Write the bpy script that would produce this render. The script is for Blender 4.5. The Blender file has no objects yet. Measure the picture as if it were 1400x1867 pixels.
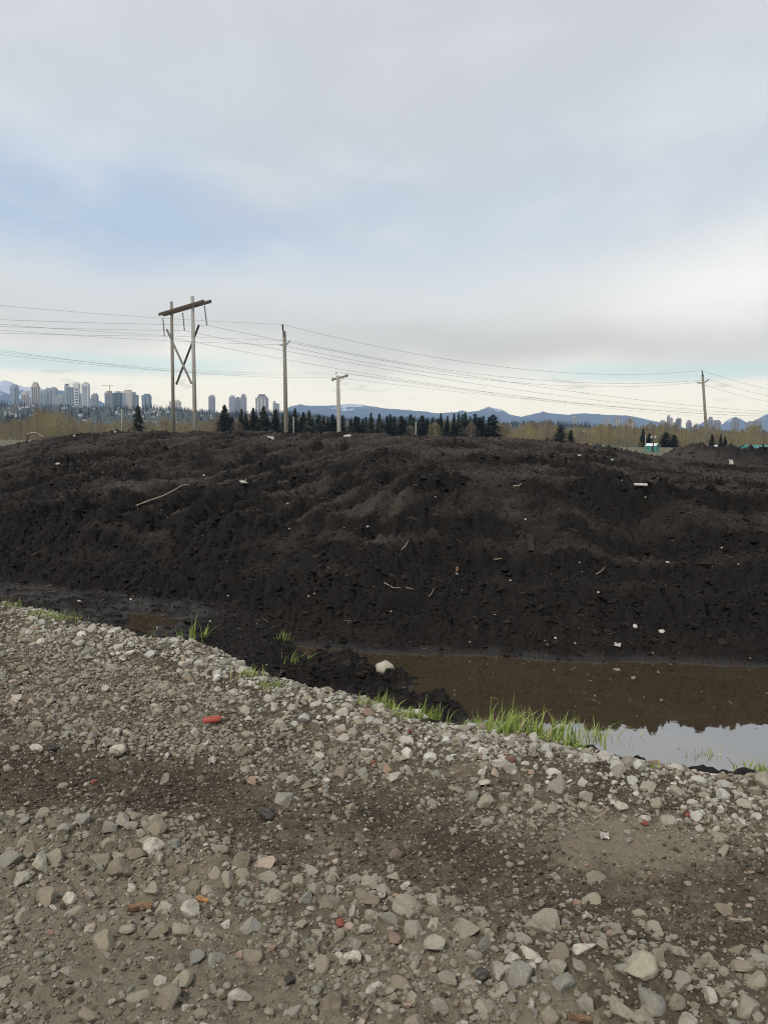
import bpy, math, random
import numpy as np
from mathutils import Matrix, Vector, Euler

# ---------------------------------------------------------------- camera, sky, sun, exposure
SC = bpy.context.scene
COL = SC.collection
R = math.radians
PITCH, ROLL, EYE, FPX = R(4.97), R(0.67), 1.65, 1511.0
cam_data = bpy.data.cameras.new("camera")
cam = bpy.data.objects.new("camera", cam_data)
COL.objects.link(cam)
cam_data.sensor_fit = 'VERTICAL'
cam_data.sensor_height = 24.0
cam_data.lens = FPX / 1867.0 * 24.0
cam_data.clip_start, cam_data.clip_end = 0.05, 90000.0
CAM_M = Matrix.Rotation(math.pi / 2 - PITCH, 4, 'X') @ Matrix.Rotation(ROLL, 4, 'Z')
cam.matrix_world = Matrix.Translation((0, 0, EYE)) @ CAM_M
SC.camera = cam

SUN_EL, SUN_AZ = R(48), R(215)            # soft high light from behind and to the left of the camera
EXPOSURE = 0.80
HAZE_D, HAZE_C, HAZE_R, HAZE_TOP, HAZE_S = 6.4e-5, (0.46, 0.66, 1.0), 23500.0, 1600.0, 0.60
world = bpy.data.worlds.new("World")
SC.world = world
world.use_nodes = True


class NT:
    """small helper for wiring node trees"""
    def __init__(s, tree):
        s.t = tree
        s.t.nodes.clear()

    def n(s, kind, props=None, **ins):
        nd = s.t.nodes.new(kind)
        for k, v in (props or {}).items():
            setattr(nd, k, v)
        for k, v in ins.items():
            s.set(nd, k, v)
        return nd

    def set(s, nd, key, v):
        sock = nd.inputs[int(key[1:])] if key[0] == 'i' and key[1:].isdigit() else nd.inputs[key.replace('_', ' ')]
        if isinstance(v, bpy.types.NodeSocket):
            s.t.links.new(v, sock)
        elif isinstance(v, bpy.types.Node):
            s.t.links.new(v.outputs[0], sock)
        else:
            sock.default_value = v

    def m(s, op, a, b=0.0, c=0.0, clamp=False):
        nd = s.n('ShaderNodeMath', {'operation': op, 'use_clamp': clamp}, i0=a, i1=b)
        if op in ('MULTIPLY_ADD', 'SMOOTH_MIN', 'SMOOTH_MAX', 'WRAP', 'COMPARE'):
            s.set(nd, 'i2', c)
        return nd.outputs[0]

    def mix(s, f, a, b, blend='MIX'):
        nd = s.n('ShaderNodeMix', {'data_type': 'RGBA', 'blend_type': blend})
        s.set(nd, 'i0', f); s.set(nd, 'i6', a); s.set(nd, 'i7', b)
        return nd.outputs[2]

    def ramp(s, f, stops, interp='LINEAR'):
        nd = s.n('ShaderNodeValToRGB', None, Fac=f)
        cr = nd.color_ramp
        cr.interpolation = interp
        while len(cr.elements) < len(stops):
            cr.elements.new(0.5)
        for e, (p, c) in zip(cr.elements, stops):
            e.position = p
            e.color = c if len(c) == 4 else (*c, 1)
        return nd.outputs[0]

    def ss(s, v, a, b):
        nd = s.n('ShaderNodeMapRange', {'interpolation_type': 'SMOOTHSTEP', 'clamp': True})
        s.set(nd, 'i0', v); s.set(nd, 'i1', a); s.set(nd, 'i2', b)
        return nd.outputs[0]

    def noise(s, vec, scale, detail=4.0, rough=0.55, dist=0.0):
        return s.n('ShaderNodeTexNoise', None, Vector=vec, Scale=scale, Detail=detail, Roughness=rough, Distortion=dist)


def rgb(*c):
    return (*c, 1.0)


w = NT(world.node_tree)
sky = w.n('ShaderNodeTexSky', {'sky_type': 'NISHITA', 'sun_disc': False, 'sun_elevation': SUN_EL,
                               'sun_rotation': SUN_AZ, 'air_density': 1.0, 'dust_density': 2.0})
tc = w.n('ShaderNodeTexCoord')
D = tc.outputs['Generated']
sep = w.n('ShaderNodeSeparateXYZ', None, Vector=D)
el = w.m('MULTIPLY', w.m('ARCSINE', sep.outputs[2]), 57.2958)
az = w.m('MULTIPLY', w.m('ARCTAN2', sep.outputs[0], sep.outputs[1]), 57.2958)
# cloud layer seen in perspective: direction projected on a flat deck
den = w.m('ADD', w.m('MAXIMUM', sep.outputs[2], 0.0), 0.10)
cx = w.m('DIVIDE', sep.outputs[0], den)
cy = w.m('DIVIDE', sep.outputs[1], den)
deck = w.n('ShaderNodeCombineXYZ', None, X=cx, Y=w.m('MULTIPLY', cy, 0.8), Z=0.0)
n_big = w.noise(deck, 0.9, 5.0, 0.55, 0.4).outputs[0]
n_mid = w.noise(deck, 2.0, 4.5, 0.5, 0.35).outputs[0]
n_dir = w.noise(D, 5.0, 4.0, 0.5).outputs[0]
n_str = w.noise(w.n('ShaderNodeCombineXYZ', None, X=w.m('MULTIPLY', az, 0.05), Y=w.m('MULTIPLY', el, 0.35), Z=3.7), 1.0, 5.0, 0.55, 0.3).outputs[0]
elw = w.m('ADD', el, w.m('MULTIPLY', w.m('SUBTRACT', n_dir, 0.5), 5.0))
elw = w.m('ADD', elw, w.m('MULTIPLY', w.m('SUBTRACT', n_str, 0.5), 1.6))
elf = w.m('DIVIDE', elw, 40.0, clamp=True)
base = w.ramp(elf, [
    (0.00, (0.93, 0.925, 0.86)), (0.090, (0.95, 0.945, 0.90)), (0.125, (0.86, 0.88, 0.87)),
    (0.165, (0.65, 0.68, 0.72)), (0.215, (0.71, 0.735, 0.765)), (0.270, (0.76, 0.80, 0.835)),
    (0.370, (0.615, 0.69, 0.79)), (0.470, (0.61, 0.675, 0.765)), (0.62, (0.63, 0.665, 0.73)), (1.0, (0.63, 0.66, 0.71))], 'B_SPLINE')


def blob(a0, e0, sa, se, slope=0.0):
    da = w.m('SUBTRACT', az, a0)
    de = w.m('SUBTRACT', w.m('SUBTRACT', elw, e0), w.m('MULTIPLY', da, slope))
    q = w.m('ADD', w.m('POWER', w.m('DIVIDE', w.m('ABSOLUTE', da), sa), 2.0), w.m('POWER', w.m('DIVIDE', w.m('ABSOLUTE', de), se), 2.0))
    return w.m('EXPONENT', w.m('MULTIPLY', q, -1.0))


col = base
col = w.mix(w.m('MULTIPLY', blob(-22, 14.0, 24, 3.4), 0.90), col, rgb(0.44, 0.58, 0.785))       # bluer thin cloud on the left
col = w.mix(w.m('MULTIPLY', blob(26, 11.2, 15, 3.0, 0.30), 0.95), col, rgb(0.96, 0.97, 0.965))   # bright bank on the right
col = w.mix(w.m('MULTIPLY', blob(11, 6.6, 13, 1.5, -0.03), 0.60), col, rgb(0.55, 0.575, 0.605))  # grey belly low on the right
gray = w.ss(n_big, 0.38, 0.68)
col = w.mix(w.m('MULTIPLY', gray, w.m('MULTIPLY', w.ss(el, 9.0, 20.0), 0.65)), col, rgb(0.60, 0.62, 0.665))
light = w.ss(n_mid, 0.42, 0.74)
col = w.mix(w.m('MULTIPLY', light, w.m('MULTIPLY', w.ss(el, 7.0, 14.0), 0.50)), col, rgb(0.77, 0.81, 0.85))
# clear strip above the horizon haze, broken in places
els = w.m('ADD', el, w.m('MULTIPLY', w.m('SUBTRACT', n_str, 0.5), 1.2))
strip = w.m('MULTIPLY', w.ss(els, 3.9, 4.5), w.m('SUBTRACT', 1.0, w.ss(els, 4.8, 5.7)))
strip = w.m('MULTIPLY', strip, w.ss(w.m('ABSOLUTE', w.m('ADD', az, -1.0)), 7.0, 14.0))
col = w.mix(w.m('MULTIPLY', strip, 0.60), col, rgb(0.56, 0.77, 0.84))
# little grey scraps of cloud in the bright band
n_scrap = w.noise(w.n('ShaderNodeCombineXYZ', None, X=w.m('MULTIPLY', az, 0.34), Y=w.m('MULTIPLY', el, 1.5), Z=0.4), 1.25, 4.0, 0.5).outputs[0]
scrap = w.m('MULTIPLY', w.ss(n_scrap, 0.60, 0.70), w.m('MULTIPLY', w.ss(el, 2.4, 3.0), w.m('SUBTRACT', 1.0, w.ss(el, 4.0, 4.6))))
col = w.mix(w.m('MULTIPLY', scrap, 0.40), col, rgb(0.55, 0.57, 0.61))
# the sky lies behind the low haze: undo what the haze takes and adds on the way
hmax = w.m('MAXIMUM', w.m('MAXIMUM', w.m('ABSOLUTE', sep.outputs[0]), w.m('ABSOLUTE', sep.outputs[1])), 0.05)
path = w.m('MINIMUM', w.m('DIVIDE', HAZE_R, hmax), w.m('DIVIDE', HAZE_TOP - 2.0, w.m('MAXIMUM', sep.outputs[2], 0.01)))
T = w.m('EXPONENT', w.m('MULTIPLY', path, -HAZE_D))
glow = w.mix(w.m('SUBTRACT', 1.0, T), rgb(0, 0, 0), rgb(*[HAZE_S * c for c in HAZE_C]))
col = w.mix(1.0, col, glow, 'SUBTRACT')
tv = w.n('ShaderNodeCombineXYZ', None, X=T, Y=T, Z=T)
col = w.mix(1.0, col, tv.outputs[0], 'DIVIDE')
col = w.mix(1.0, col, rgb(0.05, 0.05, 0.05), 'LIGHTEN')
K = 10.0 / 2 ** EXPOSURE
cloud10 = w.mix(1.0, col, rgb(K, K, K), 'MULTIPLY')
below = w.ss(el, -6.0, -1.0)
cloud10 = w.mix(below, rgb(1.5, 1.4, 1.3), cloud10)
skymix = w.mix(0.97, sky.outputs[0], cloud10)
bg = w.n('ShaderNodeBackground', None, Color=skymix, Strength=0.10)
w.t.links.new(bg.outputs[0], w.n('ShaderNodeOutputWorld').inputs[0])

sun_data = bpy.data.lights.new("sun", 'SUN')
sun_data.energy, sun_data.angle, sun_data.color = 1.5, R(16), (1.0, 0.92, 0.81)
sun = bpy.data.objects.new("sun", sun_data)
COL.objects.link(sun)
sun_dir = Vector((math.sin(SUN_AZ) * math.cos(SUN_EL), math.cos(SUN_AZ) * math.cos(SUN_EL), math.sin(SUN_EL)))
sun.rotation_euler = sun_dir.to_track_quat('Z', 'Y').to_euler()
sun.location = (0, 0, 60)

SC.view_settings.view_transform = 'Standard'
SC.view_settings.look = 'None'
SC.view_settings.gamma = 1.0
SC.view_settings.exposure = EXPOSURE
SC.cycles.use_denoising = True
SC.cycles.denoising_prefilter = 'NONE'
SC.cycles.filter_width = 1.1
SC.cycles.max_bounces = 6
SC.cycles.diffuse_bounces = 3
SC.cycles.volume_bounces = 0
SC.cycles.transparent_max_bounces = 8

# ---------------------------------------------------------------- helpers
rnd = random.Random(7)
rng = np.random.default_rng(11)


def ray(px, py):
    v = Vector(((px - 700.0) / FPX, -(py - 933.5) / FPX, -1.0))
    return CAM_M.to_3x3() @ v


def at(px, py, Y):
    v = ray(px, py)
    k = Y / v.y
    return Vector((v.x * k, Y, EYE + v.z * k))


def atz(px, py, z):
    v = ray(px, py)
    k = (z - EYE) / v.z
    return Vector((v.x * k, v.y * k, z))


_G = np.random.default_rng(5).uniform(0, 2 * math.pi, 65536 + 1024)
_GX, _GY = np.cos(_G).astype(np.float32), np.sin(_G).astype(np.float32)


def perlin(x, y, seed=0):
    x = np.asarray(x, dtype=np.float32) + np.float32(seed * 3.71); y = np.asarray(y, dtype=np.float32) + np.float32(seed * 7.13)
    fx0, fy0 = np.floor(x), np.floor(y)
    ix = fx0.astype(np.int32) & 255; iy = (fy0.astype(np.int32) & 255) << 8
    ix1 = (ix + 1) & 255; iy1 = (iy + 256) & 65535
    fx, fy = x - fx0, y - fy0
    ux = fx * fx * (3 - 2 * fx); uy = fy * fy * (3 - 2 * fy)
    sd = (seed * 37) & 1023

    def g(k, dx, dy):
        k = k + sd
        return _GX[k] * (fx - dx) + _GY[k] * (fy - dy)
    a0 = g(ix + iy, 0, 0); a1 = g(ix1 + iy, 1, 0)
    n0 = a0 + ux * (a1 - a0)
    a0 = g(ix + iy1, 0, 1); a1 = g(ix1 + iy1, 1, 1)
    n1 = a0 + ux * (a1 - a0)
    return (n0 + uy * (n1 - n0)) * np.float32(1.5)


def fbm(x, y, seed=0, oct=4, gain=0.5):
    s, a, t = 0.0, 1.0, 0.0
    for i in range(oct):
        s = s + a * perlin(x * 2.03 ** i + i * 17.3, y * 2.03 ** i - i * 9.1, seed + i)
        t += a
        a *= gain
    return s / t * 1.3


def sstep(a, b, v):
    t = np.clip((v - a) / (b - a), 0, 1)
    return t * t * (3 - 2 * t)


def smax(a, b, k):
    h = np.clip(0.5 + 0.5 * (a - b) / k, 0, 1)
    return b + (a - b) * h + k * h * (1 - h)


def mesh_np(name, verts, faces, mats=None, smooth=True, attrs=None):
    """verts (n,3); faces (m,3|4) int array"""
    verts = np.asarray(verts, dtype=np.float32); faces = np.asarray(faces, dtype=np.int32)
    me = bpy.data.meshes.new(name)
    k = faces.shape[1]
    me.vertices.add(len(verts)); me.vertices.foreach_set('co', verts.ravel())
    me.loops.add(faces.size); me.loops.foreach_set('vertex_index', faces.ravel())
    me.polygons.add(len(faces))
    me.polygons.foreach_set('loop_start', np.arange(0, faces.size, k, dtype=np.int32))
    me.polygons.foreach_set('loop_total', np.full(len(faces), k, dtype=np.int32))
    me.polygons.foreach_set('use_smooth', np.full(len(faces), smooth, dtype=bool))
    for an, av in (attrs or {}).items():
        a = me.attributes.new(an, 'FLOAT', 'POINT')
        a.data.foreach_set('value', np.asarray(av, dtype=np.float32).ravel())
    me.update(); me.validate()
    for m in (mats or []):
        me.materials.append(m)
    return me


def link(name, me, parent=None, loc=None, rot=None, scale=None):
    o = bpy.data.objects.new(name, me)
    COL.objects.link(o)
    if parent: o.parent = parent
    if loc is not None: o.location = loc
    if rot is not None: o.rotation_euler = rot
    if scale is not None: o.scale = scale
    return o


def tag(o, label=None, cat=None, group=None, kind=None):
    if label: o['label'] = label
    if cat: o['category'] = cat
    if group: o['group'] = group
    if kind: o['kind'] = kind
    return o


class MB:
    """collects boxes, tubes and sheets into one mesh"""
    def __init__(s):
        s.v, s.f, s.mi = [], [], []

    def add(s, vs, fs, mi=0):
        b = len(s.v)
        s.v += [tuple(v) for v in vs]
        s.f += [tuple(i + b for i in f) for f in fs]
        s.mi += [mi] * len(fs)
        return s

    def box(s, c, d, M=None, mi=0):
        x, y, z = d[0] / 2, d[1] / 2, d[2] / 2
        vs = [Vector((sx * x, sy * y, sz * z)) for sz in (-1, 1) for sy in (-1, 1) for sx in (-1, 1)]
        if M is not None: vs = [M @ v for v in vs]
        vs = [v + Vector(c) for v in vs]
        return s.add(vs, [(0, 2, 3, 1), (4, 5, 7, 6), (0, 1, 5, 4), (2, 6, 7, 3), (0, 4, 6, 2), (1, 3, 7, 5)], mi)

    def beam(s, a, b, wd, ht, mi=0):
        a, b = Vector(a), Vector(b)
        d = b - a
        q = d.to_track_quat('X', 'Z').to_matrix()
        return s.box((a + b) / 2, (d.length, wd, ht), q, mi)

    def tube(s, pts, rad, n=8, cap=True, mi=0):
        pts = [Vector(p) for p in pts]
        if not isinstance(rad, (list, tuple)): rad = [rad] * len(pts)
        vs, fs = [], []
        for i, p in enumerate(pts):
            t = (pts[min(i + 1, len(pts) - 1)] - pts[max(i - 1, 0)]).normalized()
            q = t.to_track_quat('Z', 'Y')
            for k in range(n):
                a = 2 * math.pi * k / n
                vs.append(p + q @ Vector((math.cos(a) * rad[i], math.sin(a) * rad[i], 0)))
        for i in range(len(pts) - 1):
            for k in range(n):
                fs.append((i * n + k, i * n + (k + 1) % n, (i + 1) * n + (k + 1) % n, (i + 1) * n + k))
        if cap:
            fs.append(tuple(range(n))[::-1]); fs.append(tuple((len(pts) - 1) * n + k for k in range(n)))
        return s.add(vs, fs, mi)

    def mesh(s, name, mats, smooth=False):
        me = bpy.data.meshes.new(name)
        me.from_pydata(s.v, [], s.f)
        for m in (mats if isinstance(mats, (list, tuple)) else [mats]): me.materials.append(m)
        me.polygons.foreach_set('material_index', s.mi)
        me.polygons.foreach_set('use_smooth', [smooth] * len(s.f))
        me.update()
        return me

    def build(s, name, mats, parent=None, smooth=False, **k):
        return link(name, s.mesh(name, mats, smooth), parent, **k)


def empty(name, loc=(0, 0, 0), rz=0.0):
    o = bpy.data.objects.new(name, None)
    COL.objects.link(o)
    o.location = loc; o.rotation_euler = (0, 0, rz)
    o.empty_display_size = 0.2
    return o


def copy_tree(o, parent=None):
    c = o.copy()
    COL.objects.link(c)
    c.parent = parent
    for ch in list(o.children):
        copy_tree(ch, c)
    return c


def ordinal(n):
    words = ["first", "second", "third", "fourth", "fifth", "sixth", "seventh", "eighth", "ninth", "tenth", "eleventh", "twelfth",
             "thirteenth", "fourteenth", "fifteenth", "sixteenth", "seventeenth", "eighteenth", "nineteenth", "twentieth"]
    if n < 20: return words[n]
    tens = {2: "twenty", 3: "thirty", 4: "forty", 5: "fifty", 6: "sixty", 7: "seventy", 8: "eighty", 9: "ninety"}[(n + 1) // 10]
    u = (n + 1) % 10
    return tens + "-" + words[u - 1] if u else {2: "twentieth", 3: "thirtieth", 4: "fortieth", 5: "fiftieth", 6: "sixtieth", 7: "seventieth", 8: "eightieth", 9: "ninetieth"}[(n + 1) // 10]


def instancer(name, protos, pts, rots, scales, idx, parent=None, extra=None):
    """one object that instances prototype meshes on points"""
    pc = bpy.data.collections.new(name + "_shapes")
    for i, me in enumerate(protos):
        o = bpy.data.objects.new(name + "_shape_%03d" % i, me)
        pc.objects.link(o)
    me = bpy.data.meshes.new(name)
    n = len(pts)
    me.vertices.add(n)
    me.vertices.foreach_set('co', np.asarray(pts, dtype=np.float32).ravel())
    for an, ty, av in (('rot', 'FLOAT_VECTOR', rots), ('scl', 'FLOAT_VECTOR', scales)):
        a = me.attributes.new(an, ty, 'POINT')
        a.data.foreach_set('vector', np.asarray(av, dtype=np.float32).ravel())
    a = me.attributes.new('pick', 'INT', 'POINT')
    a.data.foreach_set('value', np.asarray(idx, dtype=np.int32))
    for an, av in (extra or {}).items():
        a = me.attributes.new(an, 'FLOAT', 'POINT')
        a.data.foreach_set('value', np.asarray(av, dtype=np.float32))
    ob = link(name, me, parent)
    g = bpy.data.node_groups.new(name + "_scatter", 'GeometryNodeTree')
    g.interface.new_socket('Geometry', in_out='INPUT', socket_type='NodeSocketGeometry')
    g.interface.new_socket('Geometry', in_out='OUTPUT', socket_type='NodeSocketGeometry')
    N = g.nodes
    gi, go = N.new('NodeGroupInput'), N.new('NodeGroupOutput')
    ci = N.new('GeometryNodeCollectionInfo')
    ci.inputs['Collection'].default_value = pc
    ci.inputs['Separate Children'].default_value = True
    ci.inputs['Reset Children'].default_value = True
    ip = N.new('GeometryNodeInstanceOnPoints')
    ip.inputs['Pick Instance'].default_value = True

    def attr(nm, ty):
        a = N.new('GeometryNodeInputNamedAttribute')
        a.data_type = ty
        a.inputs[0].default_value = nm
        return a.outputs['Attribute']
    e2r = N.new('FunctionNodeEulerToRotation')
    L = g.links
    L.new(gi.outputs[0], ip.inputs['Points'])
    L.new(ci.outputs[0], ip.inputs['Instance'])
    L.new(attr('pick', 'INT'), ip.inputs['Instance Index'])
    L.new(attr('rot', 'FLOAT_VECTOR'), e2r.inputs[0])
    L.new(e2r.outputs[0], ip.inputs['Rotation'])
    L.new(attr('scl', 'FLOAT_VECTOR'), ip.inputs['Scale'])
    L.new(ip.outputs[0], go.inputs[0])
    md = ob.modifiers.new('scatter', 'NODES')
    md.node_group = g
    return ob


# ---------------------------------------------------------------- materials
def material(name):
    m = bpy.data.materials.new(name)
    m.use_nodes = True
    t = NT(m.node_tree)
    out = t.n('ShaderNodeOutputMaterial')
    p = t.n('ShaderNodeBsdfPrincipled')
    t.t.links.new(p.outputs[0], out.inputs[0])
    return m, t, p, out


def plain(name, c, rough=0.8, var=0.15, scale=6.0, bump=0.0, stretch=(1, 1, 1), spec=0.3, rand=0.0):
    m, t, p, out = material(name)
    tcn = t.n('ShaderNodeTexCoord')
    mp = t.n('ShaderNodeMapping', None, Vector=tcn.outputs['Object'], Scale=stretch)
    nz = t.noise(mp, scale, 5.0, 0.6)
    lo = [x * (1 - var) for x in c]; hi = [x * (1 + var) for x in c]
    cc = t.ramp(nz.outputs[0], [(0.3, lo), (0.7, hi)])
    if rand:
        oi = t.n('ShaderNodeObjectInfo')
        v = t.m('MULTIPLY_ADD', oi.outputs['Random'], 2 * rand, 1 - rand)
        hs = t.n('ShaderNodeHueSaturation', None, Value=v, Color=cc)
        cc = hs.outputs[0]
    t.set(p, 'Base Color', cc); p.inputs['Roughness'].default_value = rough
    p.inputs['Specular IOR Level'].default_value = spec
    if bump:
        b = t.n('ShaderNodeBump', None, Height=nz.outputs[0], Strength=bump, Distance=0.02)
        t.set(p, 'Normal', b)
    return m


def mat_soil():
    m, t, p, out = material("black_soil")
    pos = t.n('ShaderNodeNewGeometry').outputs['Position']
    dry = t.n('ShaderNodeAttribute', {'attribute_name': 'dry'}).outputs['Fac']  # how dry the soil is, with track shading painted in
    mud = t.n('ShaderNodeAttribute', {'attribute_name': 'mud'}).outputs['Fac']
    n1 = t.noise(pos, 2.2, 6.0, 0.62).outputs[0]
    n2 = t.noise(pos, 28.0, 5.0, 0.65).outputs[0]
    n3 = t.noise(pos, 110.0, 4.0, 0.7).outputs[0]
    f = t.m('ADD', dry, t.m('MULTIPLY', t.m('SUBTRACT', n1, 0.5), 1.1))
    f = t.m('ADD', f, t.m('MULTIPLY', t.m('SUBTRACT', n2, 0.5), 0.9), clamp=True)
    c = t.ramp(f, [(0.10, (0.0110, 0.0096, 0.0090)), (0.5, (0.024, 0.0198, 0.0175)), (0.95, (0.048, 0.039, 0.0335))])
    fleck = t.ss(n3, 0.64, 0.76)
    c = t.mix(t.m('MULTIPLY', fleck, 0.5), c, rgb(0.11, 0.092, 0.074))
    c = t.mix(t.m('MULTIPLY', mud, 0.8), c, rgb(0.019, 0.0168, 0.015))
    t.set(p, 'Base Color', c)
    t.set(p, 'Roughness', t.m('MULTIPLY_ADD', mud, -0.50, 0.95))
    p.inputs['Specular IOR Level'].default_value = 0.25
    h = t.m('ADD', t.m('MULTIPLY', n2, 0.7), t.m('MULTIPLY', n3, 0.4))
    h = t.m('MULTIPLY', h, t.m('MULTIPLY_ADD', mud, -0.8, 1.0))
    t.set(p, 'Normal', t.n('ShaderNodeBump', None, Height=h, Strength=0.9, Distance=0.025))
    return m


def mat_dirt():
    m, t, p, out = material("gravelly_dirt")
    pos = t.n('ShaderNodeNewGeometry').outputs['Position']
    dark = t.n('ShaderNodeAttribute', {'attribute_name': 'moist'}).outputs['Fac']
    n1 = t.noise(pos, 3.5, 6.0, 0.65).outputs[0]
    n2 = t.noise(pos, 45.0, 5.0, 0.65).outputs[0]
    n3 = t.noise(pos, 260.0, 3.0, 0.7).outputs[0]
    f = t.m('ADD', dark, t.m('MULTIPLY', t.m('SUBTRACT', n1, 0.5), 1.4))
    f = t.m('ADD', f, t.m('MULTIPLY', t.m('SUBTRACT', t.noise(pos, 13.0, 4.0, 0.65).outputs[0], 0.5), 1.0))
    f = t.m('ADD', f, t.m('MULTIPLY', t.m('SUBTRACT', n2, 0.5), 0.7), clamp=True)
    c = t.ramp(f, [(0.05, (0.20, 0.172, 0.125)), (0.40, (0.118, 0.097, 0.068)), (0.70, (0.068, 0.054, 0.038)), (1.0, (0.043, 0.034, 0.025))])
    c = t.mix(t.m('MULTIPLY', t.ss(n3, 0.56, 0.72), 0.45), c, rgb(0.30, 0.27, 0.21))
    t.set(p, 'Base Color', c)
    p.inputs['Roughness'].default_value = 0.95
    p.inputs['Specular IOR Level'].default_value = 0.2
    h = t.m('ADD', n2, t.m('MULTIPLY', n3, 0.45))
    t.set(p, 'Normal', t.n('ShaderNodeBump', None, Height=h, Strength=1.0, Distance=0.012))
    return m


def mat_stone(name, stops, bump=0.6, dust=0.6):
    """stone colour drawn per stone, mottled and dusted with road dirt"""
    m, t, p, out = material(name)
    oi = t.n('ShaderNodeObjectInfo')
    tcn = t.n('ShaderNodeTexCoord').outputs['Object']
    off = t.n('ShaderNodeVectorMath', {'operation': 'ADD'}, i0=tcn, i1=t.n('ShaderNodeCombineXYZ', None, X=t.m('MULTIPLY', oi.outputs['Random'], 60.0)))
    base = t.ramp(oi.outputs['Random'], stops, 'CONSTANT' if False else 'LINEAR')
    n1 = t.noise(off, 2.0, 5.0, 0.65).outputs[0]
    n2 = t.noise(off, 9.0, 5.0, 0.7).outputs[0]
    c = t.mix(t.ss(n1, 0.45, 0.62), base, rgb(0.24, 0.205, 0.15))
    c = t.mix(dust, base, c)
    hs = t.n('ShaderNodeHueSaturation', None, Color=c, Value=t.m('MULTIPLY_ADD', n2, 0.8, 0.6))
    t.set(p, 'Base Color', hs.outputs[0])
    p.inputs['Roughness'].default_value = 0.9
    p.inputs['Specular IOR Level'].default_value = 0.25
    t.set(p, 'Normal', t.n('ShaderNodeBump', None, Height=t.m('ADD', n1, n2), Strength=bump, Distance=0.007))
    return m


M_SOIL = mat_soil()
M_DIRT = mat_dirt()
STOPS = [(0.0, (0.13, 0.11, 0.08)), (0.15, (0.22, 0.19, 0.142)), (0.4, (0.295, 0.265, 0.203)), (0.62, (0.275, 0.252, 0.203)),
         (0.78, (0.225, 0.222, 0.2)), (0.88, (0.36, 0.335, 0.275)), (0.95, (0.50, 0.475, 0.41)), (0.985, (0.30, 0.19, 0.13)), (1.0, (0.10, 0.10, 0.095))]
M_STONE = mat_stone("dusty_gravel_stone", STOPS)
STOPS2 = [(0.0, (0.22, 0.20, 0.16)), (0.3, (0.34, 0.32, 0.265)), (0.6, (0.42, 0.40, 0.345)), (0.8, (0.35, 0.355, 0.33)), (1.0, (0.60, 0.57, 0.50))]
M_CLEAN = mat_stone("washed_gravel_stone", STOPS2, 0.5, 0.3)
M_PALE = mat_stone("pale_boulder_stone", [(0.0, (0.46, 0.42, 0.34)), (1.0, (0.46, 0.42, 0.34))], 0.4, 0.35)
M_BLACKROCK = mat_stone("black_rock", [(0.0, (0.045, 0.043, 0.042)), (1.0, (0.06, 0.058, 0.055))], 0.8, 0.35)
M_YELLOWROCK = mat_stone("yellowish_rock", [(0.0, (0.36, 0.335, 0.255)), (1.0, (0.36, 0.335, 0.255))], 0.7, 0.3)
M_REDROCK = plain("brick_red", (0.22, 0.075, 0.052), 0.8, 0.25, 12, 0.4)
M_BROWNROCK = mat_stone("brown_rock", [(0.0, (0.16, 0.09, 0.065)), (1.0, (0.16, 0.09, 0.065))], 0.5, 0.2)
M_WHITE = plain("white_scrap", (0.44, 0.42, 0.385), 0.6, 0.3, 8, 0.2)
M_WOODBIT = plain("weathered_wood", (0.20, 0.125, 0.075), 0.85, 0.35, 14, 0.5, (1, 6, 6))
M_ORANGEWOOD = plain("split_fresh_wood", (0.36, 0.20, 0.085), 0.8, 0.3, 16, 0.5, (1, 6, 6))
M_DARKWOOD = plain("dark_soaked_wood", (0.03, 0.026, 0.024), 0.85, 0.3, 10, 0.4, (6, 1, 6))
M_ROOT = plain("bleached_root", (0.30, 0.25, 0.19), 0.85, 0.3, 20, 0.3)
M_ROOTDARK = plain("brown_root", (0.10, 0.075, 0.05), 0.85, 0.4, 10, 0.4)
M_POLE = plain("grey_weathered_pole", (0.21, 0.195, 0.17), 0.9, 0.3, 3.0, 0.4, (5, 5, 0.6))
M_POLEPALE = plain("pale_weathered_pole", (0.32, 0.31, 0.29), 0.9, 0.2, 3.0, 0.4, (5, 5, 0.6))
M_POLEDARK = plain("dark_treated_timber", (0.085, 0.068, 0.055), 0.9, 0.4, 2.0, 0.3, (1, 5, 5))
M_INSUL = plain("grey_insulator", (0.075, 0.075, 0.08), 0.4, 0.1, 4.0)
M_WIRE = plain("dull_wire", (0.11, 0.115, 0.12), 0.6, 0.05, 1.0)
M_METAL = plain("galvanised_metal", (0.45, 0.46, 0.46), 0.5, 0.1, 3.0)


def mat_grass():
    m, t, p, out = material("grass_blade")
    a = t.n('ShaderNodeAttribute', {'attribute_name': 'tone'}).outputs['Fac']
    c = t.ramp(a, [(0.0, (0.10, 0.17, 0.03)), (0.45, (0.23, 0.33, 0.065)), (0.8, (0.36, 0.44, 0.11)), (1.0, (0.46, 0.42, 0.22))])
    t.set(p, 'Base Color', c)
    p.inputs['Roughness'].default_value = 0.55
    tr = t.n('ShaderNodeBsdfTranslucent', None, Color=c)
    mx = t.n('ShaderNodeMixShader', None, Fac=0.35)
    t.t.links.new(p.outputs[0], mx.inputs[1]); t.t.links.new(tr.outputs[0], mx.inputs[2])
    t.t.links.new(mx.outputs[0], out.inputs[0])
    return m


M_GRASS = mat_grass()


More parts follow.
